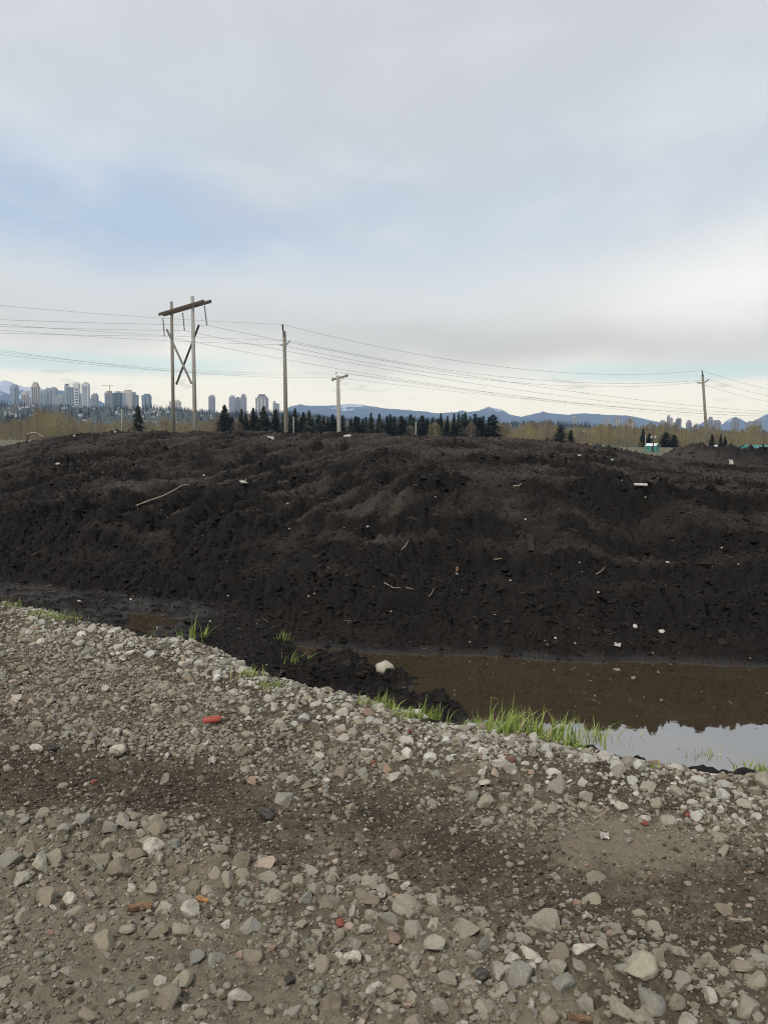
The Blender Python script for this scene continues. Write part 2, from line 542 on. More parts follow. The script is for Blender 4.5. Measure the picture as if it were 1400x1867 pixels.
def mat_water():
    m, t, p, out = material("muddy_water")
    pos = t.n('ShaderNodeNewGeometry').outputs['Position']
    n = t.noise(pos, 1.5, 3.0, 0.5).outputs[0]
    n2 = t.noise(pos, 60.0, 2.0, 0.5).outputs[0]
    t.set(p, 'Base Color', t.ramp(n, [(0.3, (0.058, 0.043, 0.024)), (0.7, (0.068, 0.051, 0.030))]))
    p.inputs['Roughness'].default_value = 0.025
    p.inputs['IOR'].default_value = 1.33
    gl = t.n('ShaderNodeBsdfGlossy', None, Roughness=0.02)
    gl.inputs['Color'].default_value = rgb(1.0, 0.985, 0.95)
    fr = t.n('ShaderNodeFresnel', None, IOR=3.6)
    bp = t.n('ShaderNodeBump', None, Height=t.noise(pos, 5.0, 2.0, 0.5), Strength=0.02, Distance=0.02)
    t.set(p, 'Normal', bp); t.set(gl, 'Normal', bp)
    mx = t.n('ShaderNodeMixShader', None, Fac=t.m('MINIMUM', t.m('MULTIPLY', fr, 1.0), 0.9))
    t.t.links.new(p.outputs[0], mx.inputs[1]); t.t.links.new(gl.outputs[0], mx.inputs[2])
    t.t.links.new(mx.outputs[0], out.inputs[0])
    return m


M_WATER = mat_water()


def mat_field():
    m, t, p, out = material("rough_field_grass")
    pos = t.n('ShaderNodeNewGeometry').outputs['Position']
    mp = t.n('ShaderNodeMapping', None, Vector=pos, Scale=(0.02, 0.06, 0.02))
    n = t.noise(mp, 1.0, 6.0, 0.65).outputs[0]
    n2 = t.noise(pos, 0.6, 5.0, 0.7).outputs[0]
    c = t.ramp(t.m('ADD', t.m('MULTIPLY', n, 0.6), t.m('MULTIPLY', n2, 0.4)),
               [(0.3, (0.055, 0.062, 0.028)), (0.5, (0.09, 0.09, 0.045)), (0.7, (0.135, 0.125, 0.065))])
    t.set(p, 'Base Color', c)
    p.inputs['Roughness'].default_value = 0.95
    return m


M_FIELD = mat_field()

# ---------------------------------------------------------------- shape of the near ground
EDGE_PX = [(0, 1098), (130, 1128), (260, 1156), (400, 1180), (470, 1230), (600, 1262), (700, 1288), (850, 1322), (1000, 1350),
           (1100, 1370), (1200, 1394), (1300, 1402), (1400, 1412)]
_e = [atz(x, y, -0.03) for x, y in EDGE_PX]
EX = np.array([-30.0, -9.0] + [p.x for p in _e] + [3.2, 8.0, 30.0])
EY = np.array([16.0, 11.0] + [p.y for p in _e] + [3.5, 2.4, -2.0])
TX = np.array([-40.0, -12.0, -4.9, -3.4, -2.1, -0.6, 1.5, 4.0, 10.0, 20.0, 45.0])
TY = np.array([23.0, 13.2, 9.95, 9.2, 8.65, 8.1, 7.75, 7.55, 7.5, 8.5, 14.0])
BERM_PX = [(-150, 1520), (0, 1535), (180, 1520), (300, 1545), (400, 1590), (500, 1625), (620, 1645), (740, 1665), (860, 1710), (960, 1750),
           (1080, 1770), (1200, 1795), (1400, 1815), (1600, 1830)]
_b = [atz(x, y, 0.0) for x, y in BERM_PX]
BX = np.array([p.x for p in _b]); BY = np.array([p.y for p in _b])


def edge_y(X): return np.interp(X, EX, EY)
def ragged(X, Y): return 0.10 * fbm(X * 2.3, Y * 2.3, 160, 3) + 0.06 * fbm(X * 8.0, Y * 8.0, 161, 2)
def toe_y(X): return np.interp(X, TX, TY)
def berm_y(X): return np.interp(X, BX, BY)


CRX = [-40, -16, -9.3, -7.9, -6.6, -2.6, 0, 2.5, 4, 5.4, 6.6, 9.3, 16, 40]
CRZ = [-0.5, 0.2, 1.22, 1.55, 1.72, 1.76, 1.72, 1.72, 1.66, 1.52, 1.30, 1.12, 1.1, 0.4]
POOL_Z = -0.40
PUDDLE_Z = -0.172


def soil_shape(X, Y):
    """height of the ditch and mound, plus dryness and mud masks"""
    toe = toe_y(X)
    s = (Y - toe + 0.11 * fbm(X * 1.0, X * 0.0 + 2.0, 2, 2) + 0.05 * fbm(X * 4.0, Y * 0.5, 4, 3)) * 0.92
    # scalloped slope: push the profile in and out along the bank
    warp = 0.34 * fbm(X * 0.55, Y * 0.35, 3, 3) + 0.13 * fbm(X * 1.9, Y * 1.2, 8, 3)
    s2 = s + warp * sstep(0.1, 0.9, s)
    wr = sstep(-1.6, 0.9, X + 0.5 * fbm(X * 0.7, Y * 0.4, 21, 2))
    lip_s = 1.45 + 0.95 * wr
    lip_z = 0.50 + 0.60 * wr - 0.17 * sstep(2.0, 5.0, X)
    tt = np.clip(s2 / lip_s, 0, 1)
    face = POOL_Z + 0.03 + (lip_z - POOL_Z) * (0.12 * np.minimum(tt * 4, 1) + 0.88 * tt ** 1.12)
    crest = np.interp(X * 20.0 / np.maximum(Y, 8.0), CRX, CRZ)
    tp = np.clip((s2 - lip_s) / (11.2 - lip_s), 0, 1)
    plateau = lip_z + (crest - lip_z) * (0.30 * tp ** 0.55 + 0.70 * tp)
    z = np.where(s2 < lip_s, face, plateau)
    z = np.where(s < 0, POOL_Z + 0.03 + s * 0.5, z)
    back = sstep(12.5, 24.0, s)
    z = z * (1 - back) + (-1.6) * back
    # second, darker heap of fill behind on the right
    ridge_y = 21.5 + 0.25 * (X - 7.0)
    heap2 = np.exp(-((Y - ridge_y) / 1.7) ** 2) * sstep(7.1, 8.1, X) * (0.34 + 0.26 * fbm(X * 0.9, Y * 0.9, 33, 4, 0.65))
    z = z + heap2
    # curved tracks left by the dozer on the left half
    on_top = sstep(0.9, 1.8, s) * (1 - back)
    left = 1 - sstep(-0.6, 2.2, X)
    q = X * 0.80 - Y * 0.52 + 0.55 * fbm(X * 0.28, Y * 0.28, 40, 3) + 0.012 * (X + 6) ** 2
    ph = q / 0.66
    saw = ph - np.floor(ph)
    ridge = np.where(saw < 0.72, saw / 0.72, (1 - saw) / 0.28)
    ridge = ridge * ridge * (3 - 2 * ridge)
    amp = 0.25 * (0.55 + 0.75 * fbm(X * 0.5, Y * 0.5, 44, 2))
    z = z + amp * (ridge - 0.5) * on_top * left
    # broken ledges and slumps
    fresh = np.zeros_like(z)
    for k, (s0, hh, fr, wob, fl) in enumerate([(0.55, 0.07, 0.8, 0.22, 1), (1.05, 0.10, 0.7, 0.30, 1), (1.62, 0.12, 0.9, 0.34, 1), (2.35, 0.17, 0.75, 0.42, 1),
                                               (3.3, 0.15, 0.5, 0.7, 1), (4.6, 0.16, 0.5, 0.9, 1), (6.4, 0.17, 0.45, 1.2, 1), (8.6, 0.16, 0.4, 1.4, 1)]):
        b = s0 + wob * fbm(X * fr + 13 * k, Y * 0.15 + 5 * k, 60 + k, 4, 0.6) + 0.05 * fbm(X * 5, Y * 2, 90 + k, 3)
        on = sstep(-0.15, 0.35, fbm(X * 0.6 - 7 * k, X * 0.0 + 3.1 * k, 77 + k, 2) + 0.12)
        d = s - b
        st = sstep(-0.022, 0.022, d) - sstep(-0.5, 0.9, d)
        z = z + hh * fl * on * st * (1 - back)
        fresh = np.maximum(fresh, on * np.exp(-((d + 0.07) / 0.12) ** 2))
    # fine grooves: level bucket scrapes on the right face, track grooves on top
    groove = fbm(X * 0.7 + 3, s * 7.5 + 0.5 * fbm(X * 1.1, Y * 0.9, 46, 2), 47, 3)
    z = z + 0.055 * groove * wr * sstep(0.35, 0.8, s) * (1 - sstep(3.0, 4.5, s))
    al = X * 0.52 + Y * 0.80
    z = z + 0.075 * fbm(al * 0.5, q * 4.2, 48, 3) * on_top * (0.35 + 0.65 * left)
    # crumbly texture, smooth and rough in turn
    rough = 0.35 + 0.65 * sstep(-0.25, 0.35, fbm(X * 0.8, Y * 0.6, 51, 3) + 0.5 * fresh - 0.25 * wr * sstep(0.4, 2.4, s) * (1 - sstep(2.4, 3.2, s)))
    rough = np.maximum(rough, 1 - sstep(0.5, 1.1, s))
    lump = np.abs(fbm(X * 2.6, Y * 2.6, 5, 3)) * 0.12 + np.abs(fbm(X * 6.3, Y * 6.3, 15, 2)) * 0.115 + np.abs(fbm(X * 15, Y * 15, 16, 2)) * 0.060 + fbm(X * 24, Y * 24, 25, 2) * 0.022 + np.abs(fbm(X * 44, Y * 44, 29, 2)) * 0.020
    crack = np.exp(-(np.abs(fbm(X * 1.5, Y * 1.5, 17, 4, 0.6)) / 0.022) ** 2) + 0.6 * np.exp(-(np.abs(fbm(X * 3.7, Y * 3.7, 18, 3, 0.6)) / 0.03) ** 2)
    z = z - 0.05 * crack * sstep(0.4, 0.9, s) * (1 - back) * sstep(-0.1, 0.25, fbm(X * 0.7, Y * 0.7, 19, 2) + 0.1)
    foot = sstep(-0.02, 0.14, s)
    lump = lump * (1 + 0.8 * np.clip(heap2 * 3, 0, 1))
    z = z + (lump - 0.085) * rough * (0.12 + 0.88 * foot)
    # the ditch: gravel bank on the near side, mud flat left, pool right
    ed = edge_y(X)
    v = Y - ed - ragged(X, Y)
    pool = sstep(-0.30, 0.30, X - (-0.78 + (8.0 - Y) * 0.50) + 0.12 * fbm(X * 2, Y * 2, 70, 3))
    bank = np.interp(v, [-0.6, -0.16, 0.0, 0.18, 0.55, 0.9, 3.0], [-0.20, -0.12, -0.035, -0.11, -0.36, -0.7, -2.0])
    bank = bank + (np.abs(fbm(X * 6, Y * 6, 72, 3)) * 0.05 + fbm(X * 22, Y * 22, 73, 2) * 0.012) * sstep(-0.05, 0.1, v)
    flat = -0.378 + 0.060 * fbm(X * 1.3, Y * 1.6, 74, 3) + 0.06 * np.abs(fbm(X * 5, Y * 5, 75, 3)) + 0.014 * fbm(X * 21, Y * 21, 76, 3)
    flat = flat + 0.205 * sstep(-0.5, -1.55, X) + 0.05 * np.exp(-((X + 1.62) / 0.22) ** 2)
    flat = flat * (1 - pool) + (-0.62) * pool
    hx, hy = (X + 0.42), (Y - 6.85)
    e = (hx / np.where(hx > 0, 0.72, 0.62)) ** 2 + (hy / 0.50) ** 2 + 0.55 * fbm(X * 2.6, Y * 2.6, 81, 4, 0.6)
    e2 = ((X - 0.36) / 0.30) ** 2 + ((Y - 6.10) / 0.34) ** 2 + 0.3 * fbm(X * 3, Y * 3, 82, 3)
    lumps = 0.13 * np.abs(fbm(X * 3.6, Y * 3.6, 83, 3)) + 0.08 * np.abs(fbm(X * 11, Y * 11, 84, 3)) + 0.022 * fbm(X * 34, Y * 34, 85, 2)
    hz = np.exp(-np.maximum(e, 0) ** 1.35) ; hz2 = np.exp(-np.maximum(e2, 0) ** 1.5)
    heap = -0.55 + 0.29 * hz + lumps * np.minimum(1.0, 1.6 * hz)
    heap = np.maximum(heap, -0.55 + 0.22 * hz2 + lumps * hz2)
    low = smax(smax(flat, bank, 0.04), heap, 0.05)
    zz = smax(low, z, 0.05)
    zz = np.where(s > 0.5, z, zz)
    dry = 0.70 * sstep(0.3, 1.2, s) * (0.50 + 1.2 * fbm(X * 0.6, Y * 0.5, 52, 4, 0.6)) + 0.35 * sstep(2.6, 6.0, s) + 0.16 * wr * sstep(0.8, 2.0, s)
    dry = dry - 1.0 * fresh - 0.45 * rough * sstep(0, 1, s) - 0.7 * np.clip(heap2 * 2.0, 0, 1) + (0.20 * np.where(saw < 0.72, 1.0, -1.0) * sstep(0.0, 0.12, np.abs(saw - 0.72)) + 0.5 * fbm(al * 0.4, q * 3.1, 49, 3) - 0.05) * left * on_top + 0.3 * groove * wr * sstep(0.35, 0.8, s)  # form shading of the tracks put into colour: long sides lighter, steep sides darker
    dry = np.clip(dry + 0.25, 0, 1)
    # heap and bank: fresh black earth
    dry = np.where(s < 0.1, 0.12, dry)
    wl = np.where(X < -1.62, PUDDLE_Z, POOL_Z)
    mud = (1 - sstep(0.005, 0.065, zz - wl + 0.04 * fbm(X * 3, Y * 3, 86, 2))) * (1 - 0.7 * np.clip(hz * 1.5, 0, 1))
    return zz, dry, mud


def gravel_shape(X, Y):
    v = edge_y(X) - Y + ragged(X, Y)
    b = Y - berm_y(X)
    z = 0.030 * fbm(X * 0.6, Y * 0.6, 101, 3) + 0.016 * fbm(X * 2.4, Y * 2.4, 102, 3)
    z = z + 0.055 * np.exp(-(b / 0.20) ** 2) * (0.8 + 0.6 * fbm(X * 1.6, Y * 1.6, 103, 2))
    z = z - 0.045 * np.exp(-((b - 0.52) / 0.30) ** 2)
    z = z + 0.045 * np.exp(-((v - 0.45) / 0.35) ** 2)
    z = z + (np.abs(fbm(X * 9, Y * 9, 104, 3)) * 0.024 + fbm(X * 28, Y * 28, 105, 3) * 0.012 + fbm(X * 80, Y * 80, 106, 2) * 0.006)
    drop = sstep(0.12, -0.30, v)
    z = z * (1 - drop) - 0.045 * sstep(0.25, 0.0, v) - (0.42 - 0.22 * sstep(-0.5, -1.6, X)) * drop
    band = np.exp(-((b - 0.55 - 0.12 * fbm(X, Y, 107, 2)) / 0.34) ** 4)
    patch = np.exp(-(((X - 1.02) / 0.36) ** 2 + ((Y - 3.30) / 0.26) ** 2) ** 2)
    moist = 0.37 + 0.20 * band * (0.7 + 0.9 * fbm(X * 2.5, Y * 2.5, 109, 3)) + 0.14 * sstep(0.3, 1.0, b) - 0.28 * sstep(0.1, -0.5, b) + 0.36 * fbm(X * 1.1, Y * 1.1, 108, 4, 0.6) - 0.6 * patch
    lft = sstep(0.2, -1.0, X)
    moist = moist + 0.75 * sstep(0.20 + 0.22 * lft, 0.0 + 0.10 * lft, v)
    return z, np.clip(moist, 0, 0.85), band, patch


def fan_grid(us, ylo, yhi_rows):
    """rows of Y per column u (X = u*Y)"""
    Yv = yhi_rows
    Xv = us[None, :] * Yv
    return Xv, Yv


def grid_faces(nr, nc):
    i = np.arange((nr - 1) * (nc - 1))
    r, c = i // (nc - 1), i % (nc - 1)
    a = r * nc + c
    return np.stack([a, a + 1, a + nc + 1, a + nc], axis=1)


def edge_along(us, back=0.0):
    ys = np.linspace(0.6, 16.0, 3101)
    out = []
    for u in us:
        k = np.argmax(ys - edge_y(u * (ys + back)) > 0)
        out.append(ys[k])
    return np.array(out)


# gravel track
us = np.linspace(-0.95, 0.95, 760)
Ye = edge_along(us, 1.8)
t = np.linspace(0, 1, 460)[:, None]
Yg = -1.8 + 2.2 * ((Ye[None, :] + 0.36 + 1.8) / 2.2) ** t
Xg = us[None, :] * (Yg + 1.8)
Zg, moist, _, _ = gravel_shape(Xg, Yg)
me = mesh_np("gravel_track", np.stack([Xg, Yg, Zg], -1).reshape(-1, 3), grid_faces(*Xg.shape), [M_DIRT], True, {'moist': moist})
gravel_track = tag(link("gravel_track", me), "dusty gravel and dirt track across the foreground", None, None, 'structure')

# black soil: ditch bank, mud flat and mound in one sheet
us = np.linspace(-0.98, 0.98, 1050)
Ye = edge_along(us)
nr1, nr2 = 340, 190
t1 = np.linspace(0, 1, nr1)[:, None]
y0, y1 = Ye[None, :] - 0.30, np.maximum(12.0, Ye[None, :] + 1.5)
Ya = y0 + (y1 - y0) * t1
t2 = np.linspace(0, 1, nr2 + 1)[1:, None]
Yb = y1 * (46.0 / y1) ** t2
Ys = np.concatenate([Ya, Yb], 0)
Xs = us[None, :] * Ys
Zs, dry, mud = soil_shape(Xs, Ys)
jx = 0.035 * fbm(Xs * 9 + 5, Ys * 9, 201, 3) * sstep(0.1, 0.5, (Ys - toe_y(Xs)))
jy = 0.045 * fbm(Xs * 9 - 5, Ys * 9, 202, 3) * sstep(0.1, 0.5, (Ys - toe_y(Xs)))
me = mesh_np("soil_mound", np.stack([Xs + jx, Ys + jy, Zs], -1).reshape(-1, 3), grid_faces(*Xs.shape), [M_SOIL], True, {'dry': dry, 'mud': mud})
soil_mound = tag(link("soil_mound", me), "long mound of black soil beyond the ditch", None, None, 'structure')


def soil_z(x, y):
    return float(soil_shape(np.array([x], dtype=float), np.array([y], dtype=float))[0][0])


def gravel_z(x, y):
    return float(gravel_shape(np.array([x], dtype=float), np.array([y], dtype=float))[0][0])


def hit_soil(px, py, ylo=4.0, yhi=40.0):
    ys = np.linspace(ylo, yhi, 3000)
    v = ray(px, py)
    xs = v.x / v.y * ys
    zr = EYE + v.z / v.y * ys
    zs = soil_shape(xs, ys)[0]
    ok = (zs >= zr) & (ys > edge_y(xs) + 0.05)
    k = int(np.argmax(ok)) if ok.any() else int(np.argmin(zr - zs))
    return Vector((xs[k], ys[k], zs[k]))


def hit_gravel(px, py):
    p = atz(px, py, 0.0)
    for _ in range(3):
        p = atz(px, py, gravel_z(p.x, p.y))
    return p


# water standing in the ditch
wx = np.linspace(-9, 16, 60)
wtop = toe_y(wx) + 0.25
wbot = edge_y(wx) + 0.10
V = np.concatenate([np.stack([wx, wbot, np.full_like(wx, POOL_Z)], 1), np.stack([wx, wtop, np.full_like(wx, POOL_Z)], 1)])
F = [(i, i + 1, 60 + i + 1, 60 + i) for i in range(59)]
pool = tag(link("pool_water", mesh_np("pool_water", V, F, [M_WATER])), "still brown water pooled in the ditch", None, None, 'structure')

wx = np.linspace(-9, -1.68, 30)
V = np.concatenate([np.stack([wx, edge_y(wx) + 0.05, np.full_like(wx, PUDDLE_Z)], 1), np.stack([wx, toe_y(wx) + 0.4, np.full_like(wx, PUDDLE_Z)], 1)])
F = [(i, i + 1, 30 + i + 1, 30 + i) for i in range(29)]
puddle = tag(link("puddle_water", mesh_np("puddle_water", V, F, [M_WATER])), "thin puddles lying on the mud at the left foot of the mound", None, None, 'structure')

# field beyond, one sheet to the horizon
mb = MB()
mb.add([(-19900, -19900, -1.7), (19900, -19900, -1.7), (19900, 30, -1.3), (-19900, 30, -1.3), (-19900, 90, -1.0), (19900, 90, -1.0), (19900, 23400, -1.0), (-19900, 23400, -1.0)],
       [(0, 1, 2, 3), (3, 2, 5, 4), (4, 5, 6, 7)])
field = tag(mb.build("field", M_FIELD), "flat grassy field stretching back to the woods", None, None, 'structure')
FZ = -1.0
#PART2
# ---------------------------------------------------------------- far setting: hill, forest, mountains
import bmesh


def ico(sub):
    bm = bmesh.new()
    bmesh.ops.create_icosphere(bm, subdivisions=sub, radius=1.0)
    v = np.array([x.co[:] for x in bm.verts]); f = np.array([[q.index for q in p.verts] for p in bm.faces])
    bm.free()
    return v, f


ICO = {k: ico(k) for k in (1, 2, 3, 4)}


def noise3(p, f, seed):
    return (perlin(p[:, 0] * f + p[:, 2] * f * 0.7, p[:, 1] * f + 3.1, seed) + perlin(p[:, 2] * f - p[:, 1] * f * 0.6, p[:, 0] * f - 5.3, seed + 1)) * 0.5


def rock(name, seed, sub, mat, planes=12, cut=(0.62, 0.92), ax=(1.0, 0.82, 0.62), rough=0.10, smooth=True):
    g = np.random.default_rng(seed)
    v, f = ICO[sub]
    v = v.copy()
    for _ in range(planes):
        n = g.normal(size=3); n /= np.linalg.norm(n)
        d = g.uniform(*cut)
        v -= np.outer(np.maximum(0, v @ n - d), n) * 0.94
    v *= 1 + rough * noise3(v, 1.7, seed % 97)[:, None] + rough * 0.5 * noise3(v, 4.5, seed % 89)[:, None]
    if sub > 2:
        v *= 1 + rough * 0.28 * noise3(v, 11, seed % 83)[:, None]
    v *= np.array(ax) * g.uniform(0.88, 1.12, 3)
    v /= np.abs(v[:, :2]).max()
    return mesh_np(name, v, f, [mat], smooth)


HX = [-900, 0, 300, 500, 600, 700, 800, 1000, 1100, 1200, 1300, 1400, 2300]
HH = [140, 138, 126, 112, 100, 92, 85, 76, 68, 58, 45, 38, 30]


def hill_z(X, Y):
    px = 700 + X / np.maximum(Y, 100.0) * FPX
    top = np.interp(px, HX, HH)
    r = sstep(1250, 3950, Y)
    return FZ - 1.5 + top * r + 7 * r * fbm(X / 420.0, Y / 420.0, 301, 3) - 60 * sstep(5200, 6400, Y)


M_HILL = plain("dark_hill_ground", (0.045, 0.052, 0.036), 0.95, 0.35, 0.01)
uu = np.linspace(-0.95, 0.95, 160)
yy = np.linspace(1150, 6400, 70)
Y2, U2 = np.meshgrid(yy, uu, indexing='ij')
X2 = U2 * Y2
hill = tag(link("hill", mesh_np("hill", np.stack([X2, Y2, hill_z(X2, Y2)], -1).reshape(-1, 3), grid_faces(*X2.shape), [M_HILL])),
           "long low wooded hill below the far towers", None, None, 'structure')


def mat_mountain():
    m, t, p, out = material("mountain_slopes")
    pos = t.n('ShaderNodeNewGeometry').outputs['Position']
    sn = t.n('ShaderNodeAttribute', {'attribute_name': 'snow'}).outputs['Fac']
    n = t.noise(pos, 0.0035, 6.0, 0.65).outputs[0]
    c = t.ramp(n, [(0.3, (0.022, 0.036, 0.036)), (0.7, (0.05, 0.065, 0.065))])
    f = t.ss(t.m('ADD', sn, t.m('MULTIPLY', t.m('SUBTRACT', n, 0.5), 1.6)), 0.45, 0.62)
    t.set(p, 'Base Color', t.mix(f, c, rgb(0.75, 0.78, 0.82)))
    p.inputs['Roughness'].default_value = 0.95
    return m


M_MOUNT = mat_mountain()


def mountains(name, prof, Y0, depth, snow0, snow1, label, seed, rough):
    pxs = np.linspace(prof[0][0], prof[-1][0], 420)
    py = np.interp(pxs, [p[0] for p in prof], [p[1] for p in prof])
    ridge = np.array([at(a, b, Y0).z for a, b in zip(pxs, py)])
    xs = (pxs - 700) / FPX * Y0
    ridge = ridge * (1 + 0.06 * fbm(xs / 600.0, xs * 0 + seed, seed, 4))
    rows = np.linspace(0, 1.35, 46)
    X3, T3 = np.meshgrid(xs, rows)
    Y3 = Y0 - depth * (1 - T3)
    prof_t = np.where(T3 <= 1, T3 ** 1.25, 1 - (T3 - 1) * 1.6)
    Z3 = FZ - 2 + ridge[None, :] * prof_t
    gully = fbm(X3 / 900.0 + 0.4 * fbm(X3 / 2500, Y3 / 2500, seed + 3, 2), Y3 / 2600.0, seed + 4, 4)
    Z3 = Z3 - np.abs(gully) * rough * ridge[None, :] * np.sin(np.clip(T3, 0, 1) * math.pi) ** 0.8
    snow = (Z3 - snow0) / (snow1 - snow0) * 0.6 + 0.3 * gully
    Xp = X3 * (Y3 / Y0) * 0.3 + X3 * 0.7
    o = link(name, mesh_np(name, np.stack([Xp, Y3, Z3], -1).reshape(-1, 3), grid_faces(*X3.shape), [M_MOUNT], True, {'snow': np.clip(snow, -1, 1.5)}))
    return tag(o, label, None, None, 'structure')


mountains("mountain_range", [(470, 790), (500, 757), (530, 741), (545, 735), (580, 737), (612, 737), (650, 736), (690, 741), (730, 744), (760, 747), (800, 752), (830, 750),
                             (838, 747), (850, 750), (870, 747), (886, 739), (900, 744), (912, 746), (925, 753), (945, 759), (965, 755), (985, 749), (1000, 753),
                             (1030, 755), (1060, 753), (1100, 755), (1130, 757), (1160, 762), (1190, 768), (1225, 774), (1260, 785), (1290, 800)],
          19000, 5000, 540, 800, "forested blue mountain range behind the treeline, thin snow on its peaks", 311, 0.35)
mountains("mountain_peaks", [(1190, 800), (1230, 782), (1255, 778), (1270, 771), (1283, 766), (1297, 770), (1312, 773), (1322, 764), (1333, 760), (1345, 764), (1357, 771),
                             (1365, 766), (1380, 760), (1391, 753), (1402, 757), (1440, 748), (1500, 744), (1600, 757)],
          22500, 4500, 400, 800, "pale distant peaks with snow behind the apartment towers", 331, 0.35)
mountains("snowy_mountain", [(-420, 700), (-250, 690), (-120, 694), (-40, 690), (0, 696), (12, 694), (27, 696), (40, 699), (52, 703), (64, 705), (80, 709), (100, 712),
                             (115, 710), (130, 713), (150, 716), (165, 721), (178, 726), (192, 734), (206, 743), (240, 760), (280, 790)],
          17500, 4200, 520, 1000, "snow-topped blue mountain rising behind the tower cluster", 351, 0.4)


# ---------------------------------------------------------------- trees
def mat_foliage(name, stops, rough=0.9):
    m, t, p, out = material(name)
    oi = t.n('ShaderNodeObjectInfo')
    pos = t.n('ShaderNodeNewGeometry').outputs['Position']
    n = t.noise(pos, 0.6, 3.0, 0.6).outputs[0]
    c = t.ramp(oi.outputs['Random'], stops)
    hs = t.n('ShaderNodeHueSaturation', None, Color=c, Value=t.m('MULTIPLY_ADD', n, 1.2, 0.4))
    t.set(p, 'Base Color', hs.outputs[0])
    p.inputs['Roughness'].default_value = rough
    p.inputs['Specular IOR Level'].default_value = 0.1
    return m


M_NEEDLE = mat_foliage("dark_needles", [(0.0, (0.024, 0.034, 0.022)), (0.6, (0.036, 0.048, 0.028)), (1.0, (0.055, 0.062, 0.033))])
M_FARTREE = mat_foliage("far_hill_trees", [(0.0, (0.018, 0.030, 0.026)), (0.7, (0.030, 0.042, 0.033)), (0.88, (0.055, 0.055, 0.04)), (1.0, (0.11, 0.09, 0.07))])
M_TWIG = mat_foliage("bare_twigs", [(0.0, (0.21, 0.17, 0.12)), (0.35, (0.25, 0.205, 0.135)), (0.65, (0.28, 0.24, 0.13)), (0.9, (0.32, 0.29, 0.13)), (1.0, (0.22, 0.19, 0.16))])
M_TRUNK = plain("grey_bark", (0.14, 0.12, 0.10), 0.95, 0.3, 2.0)
M_TRUNKDARK = plain("dark_bark", (0.06, 0.05, 0.042), 0.95, 0.3, 2.0)


def conifer_parts(seed, h=1.0, levels=70, boughs=9, wide=0.17, droop=0.35, power=0.85, skirt=0.10, w=0.05):
    """returns trunk and crown geometry for a unit-height conifer"""
    g = np.random.default_rng(seed)
    tv, tf = [], []
    trunk = MB().tube([(0, 0, 0), (0, 0, 0.5), (0, 0, 0.97)], [0.014, 0.010, 0.002], 6)
    V, F = [], []
    for i in range(levels):
        z = skirt + (0.985 - skirt) * (i / levels) ** 0.95
        rr = wide * (1 - z) ** power * (0.75 + 0.5 * g.random()) + 0.006
        for k in range(boughs):
            if g.random() < 0.12: continue
            a = g.uniform(0, 2 * math.pi)
            ln = rr * g.uniform(0.55, 1.15) * (1 + 0.42 * math.sin(a * 2 + z * 9 + seed) * math.sin(z * 17 + seed * 1.7))
            ca, sa = math.cos(a), math.sin(a)
            zz = z + g.uniform(-0.01, 0.01)
            hw = w * (0.35 + 0.65 * (1 - z)) * g.uniform(0.5, 1.1)
            z1 = zz - droop * ln * g.uniform(0.4, 1.3)
            b = len(V)
            r0 = ln * 0.12
            V += [(ca * r0, sa * r0, zz + 0.012), (ca * ln * 0.6 - sa * hw, sa * ln * 0.6 + ca * hw, (zz + z1) / 2 - hw * 0.3),
                  (ca * ln * 0.6 + sa * hw, sa * ln * 0.6 - ca * hw, (zz + z1) / 2 - hw * 0.3), (ca * ln, sa * ln, z1)]
            F += [(b, b + 2, b + 1), (b + 1, b + 2, b + 3)]
    return trunk, np.array(V), np.array(F)


def bare_parts(seed, twigs=1100, rx=0.30, low=0.16):
    g = np.random.default_rng(seed)
    trunk = MB().tube([(0, 0, 0), (g.normal() * 0.01, g.normal() * 0.01, 0.4), (g.normal() * 0.02, g.normal() * 0.02, 0.9)], [0.016, 0.011, 0.003], 5)
    V, F = [], []

    def spike(p, d, wd):
        d = np.asarray(d); L = np.linalg.norm(d)
        s_ = np.cross(d, g.normal(size=3)); s_ = s_ / (np.linalg.norm(s_) + 1e-9) * wd
        b = len(V)
        V.extend([p - s_, p + s_, p + d])
        F.append((b, b + 1, b + 2))
    for i in range(34):
        z = g.uniform(low, 0.85)
        a = g.uniform(0, 2 * math.pi)
        ln = g.uniform(0.18, 0.36) * (1.1 - 0.6 * z)
        d = np.array([math.cos(a) * 0.55, math.sin(a) * 0.55, 0.85]) * ln
        spike(np.array([0, 0, z]), d, 0.004)
    for i in range(twigs):
        z = low + (1 - low) * g.random() ** 0.85
        prof = math.sin(min(1.0, (z - low) / (1 - low) * 0.92 + 0.10) * math.pi) ** 0.6
        rr = rx * prof * math.sqrt(g.random()) * (1 + 0.25 * math.sin(i * 0.7 + seed))
        a = g.uniform(0, 2 * math.pi)
        p = np.array([math.cos(a) * rr, math.sin(a) * rr, z * 0.93])
        ln = g.uniform(0.03, 0.09)
        d = np.array([math.cos(a) * 0.45 + g.normal() * 0.25, math.sin(a) * 0.45 + g.normal() * 0.25, 0.9]) * ln
        spike(p, d, g.uniform(0.0020, 0.0045))
    return trunk, np.array(V), np.array(F)


def joined_proto(name, parts, mt, mc):
    trunk, V, F = parts
    me = bpy.data.meshes.new(name)
    nv = len(trunk.v)
    faces = list(trunk.f) + [tuple(int(x) + nv for x in f) for f in F]
    me.from_pydata(list(trunk.v) + [tuple(v) for v in V], [], faces)
    me.materials.append(mt); me.materials.append(mc)
    me.polygons.foreach_set('material_index', [0] * len(trunk.f) + [1] * len(F))
    me.update()
    return me


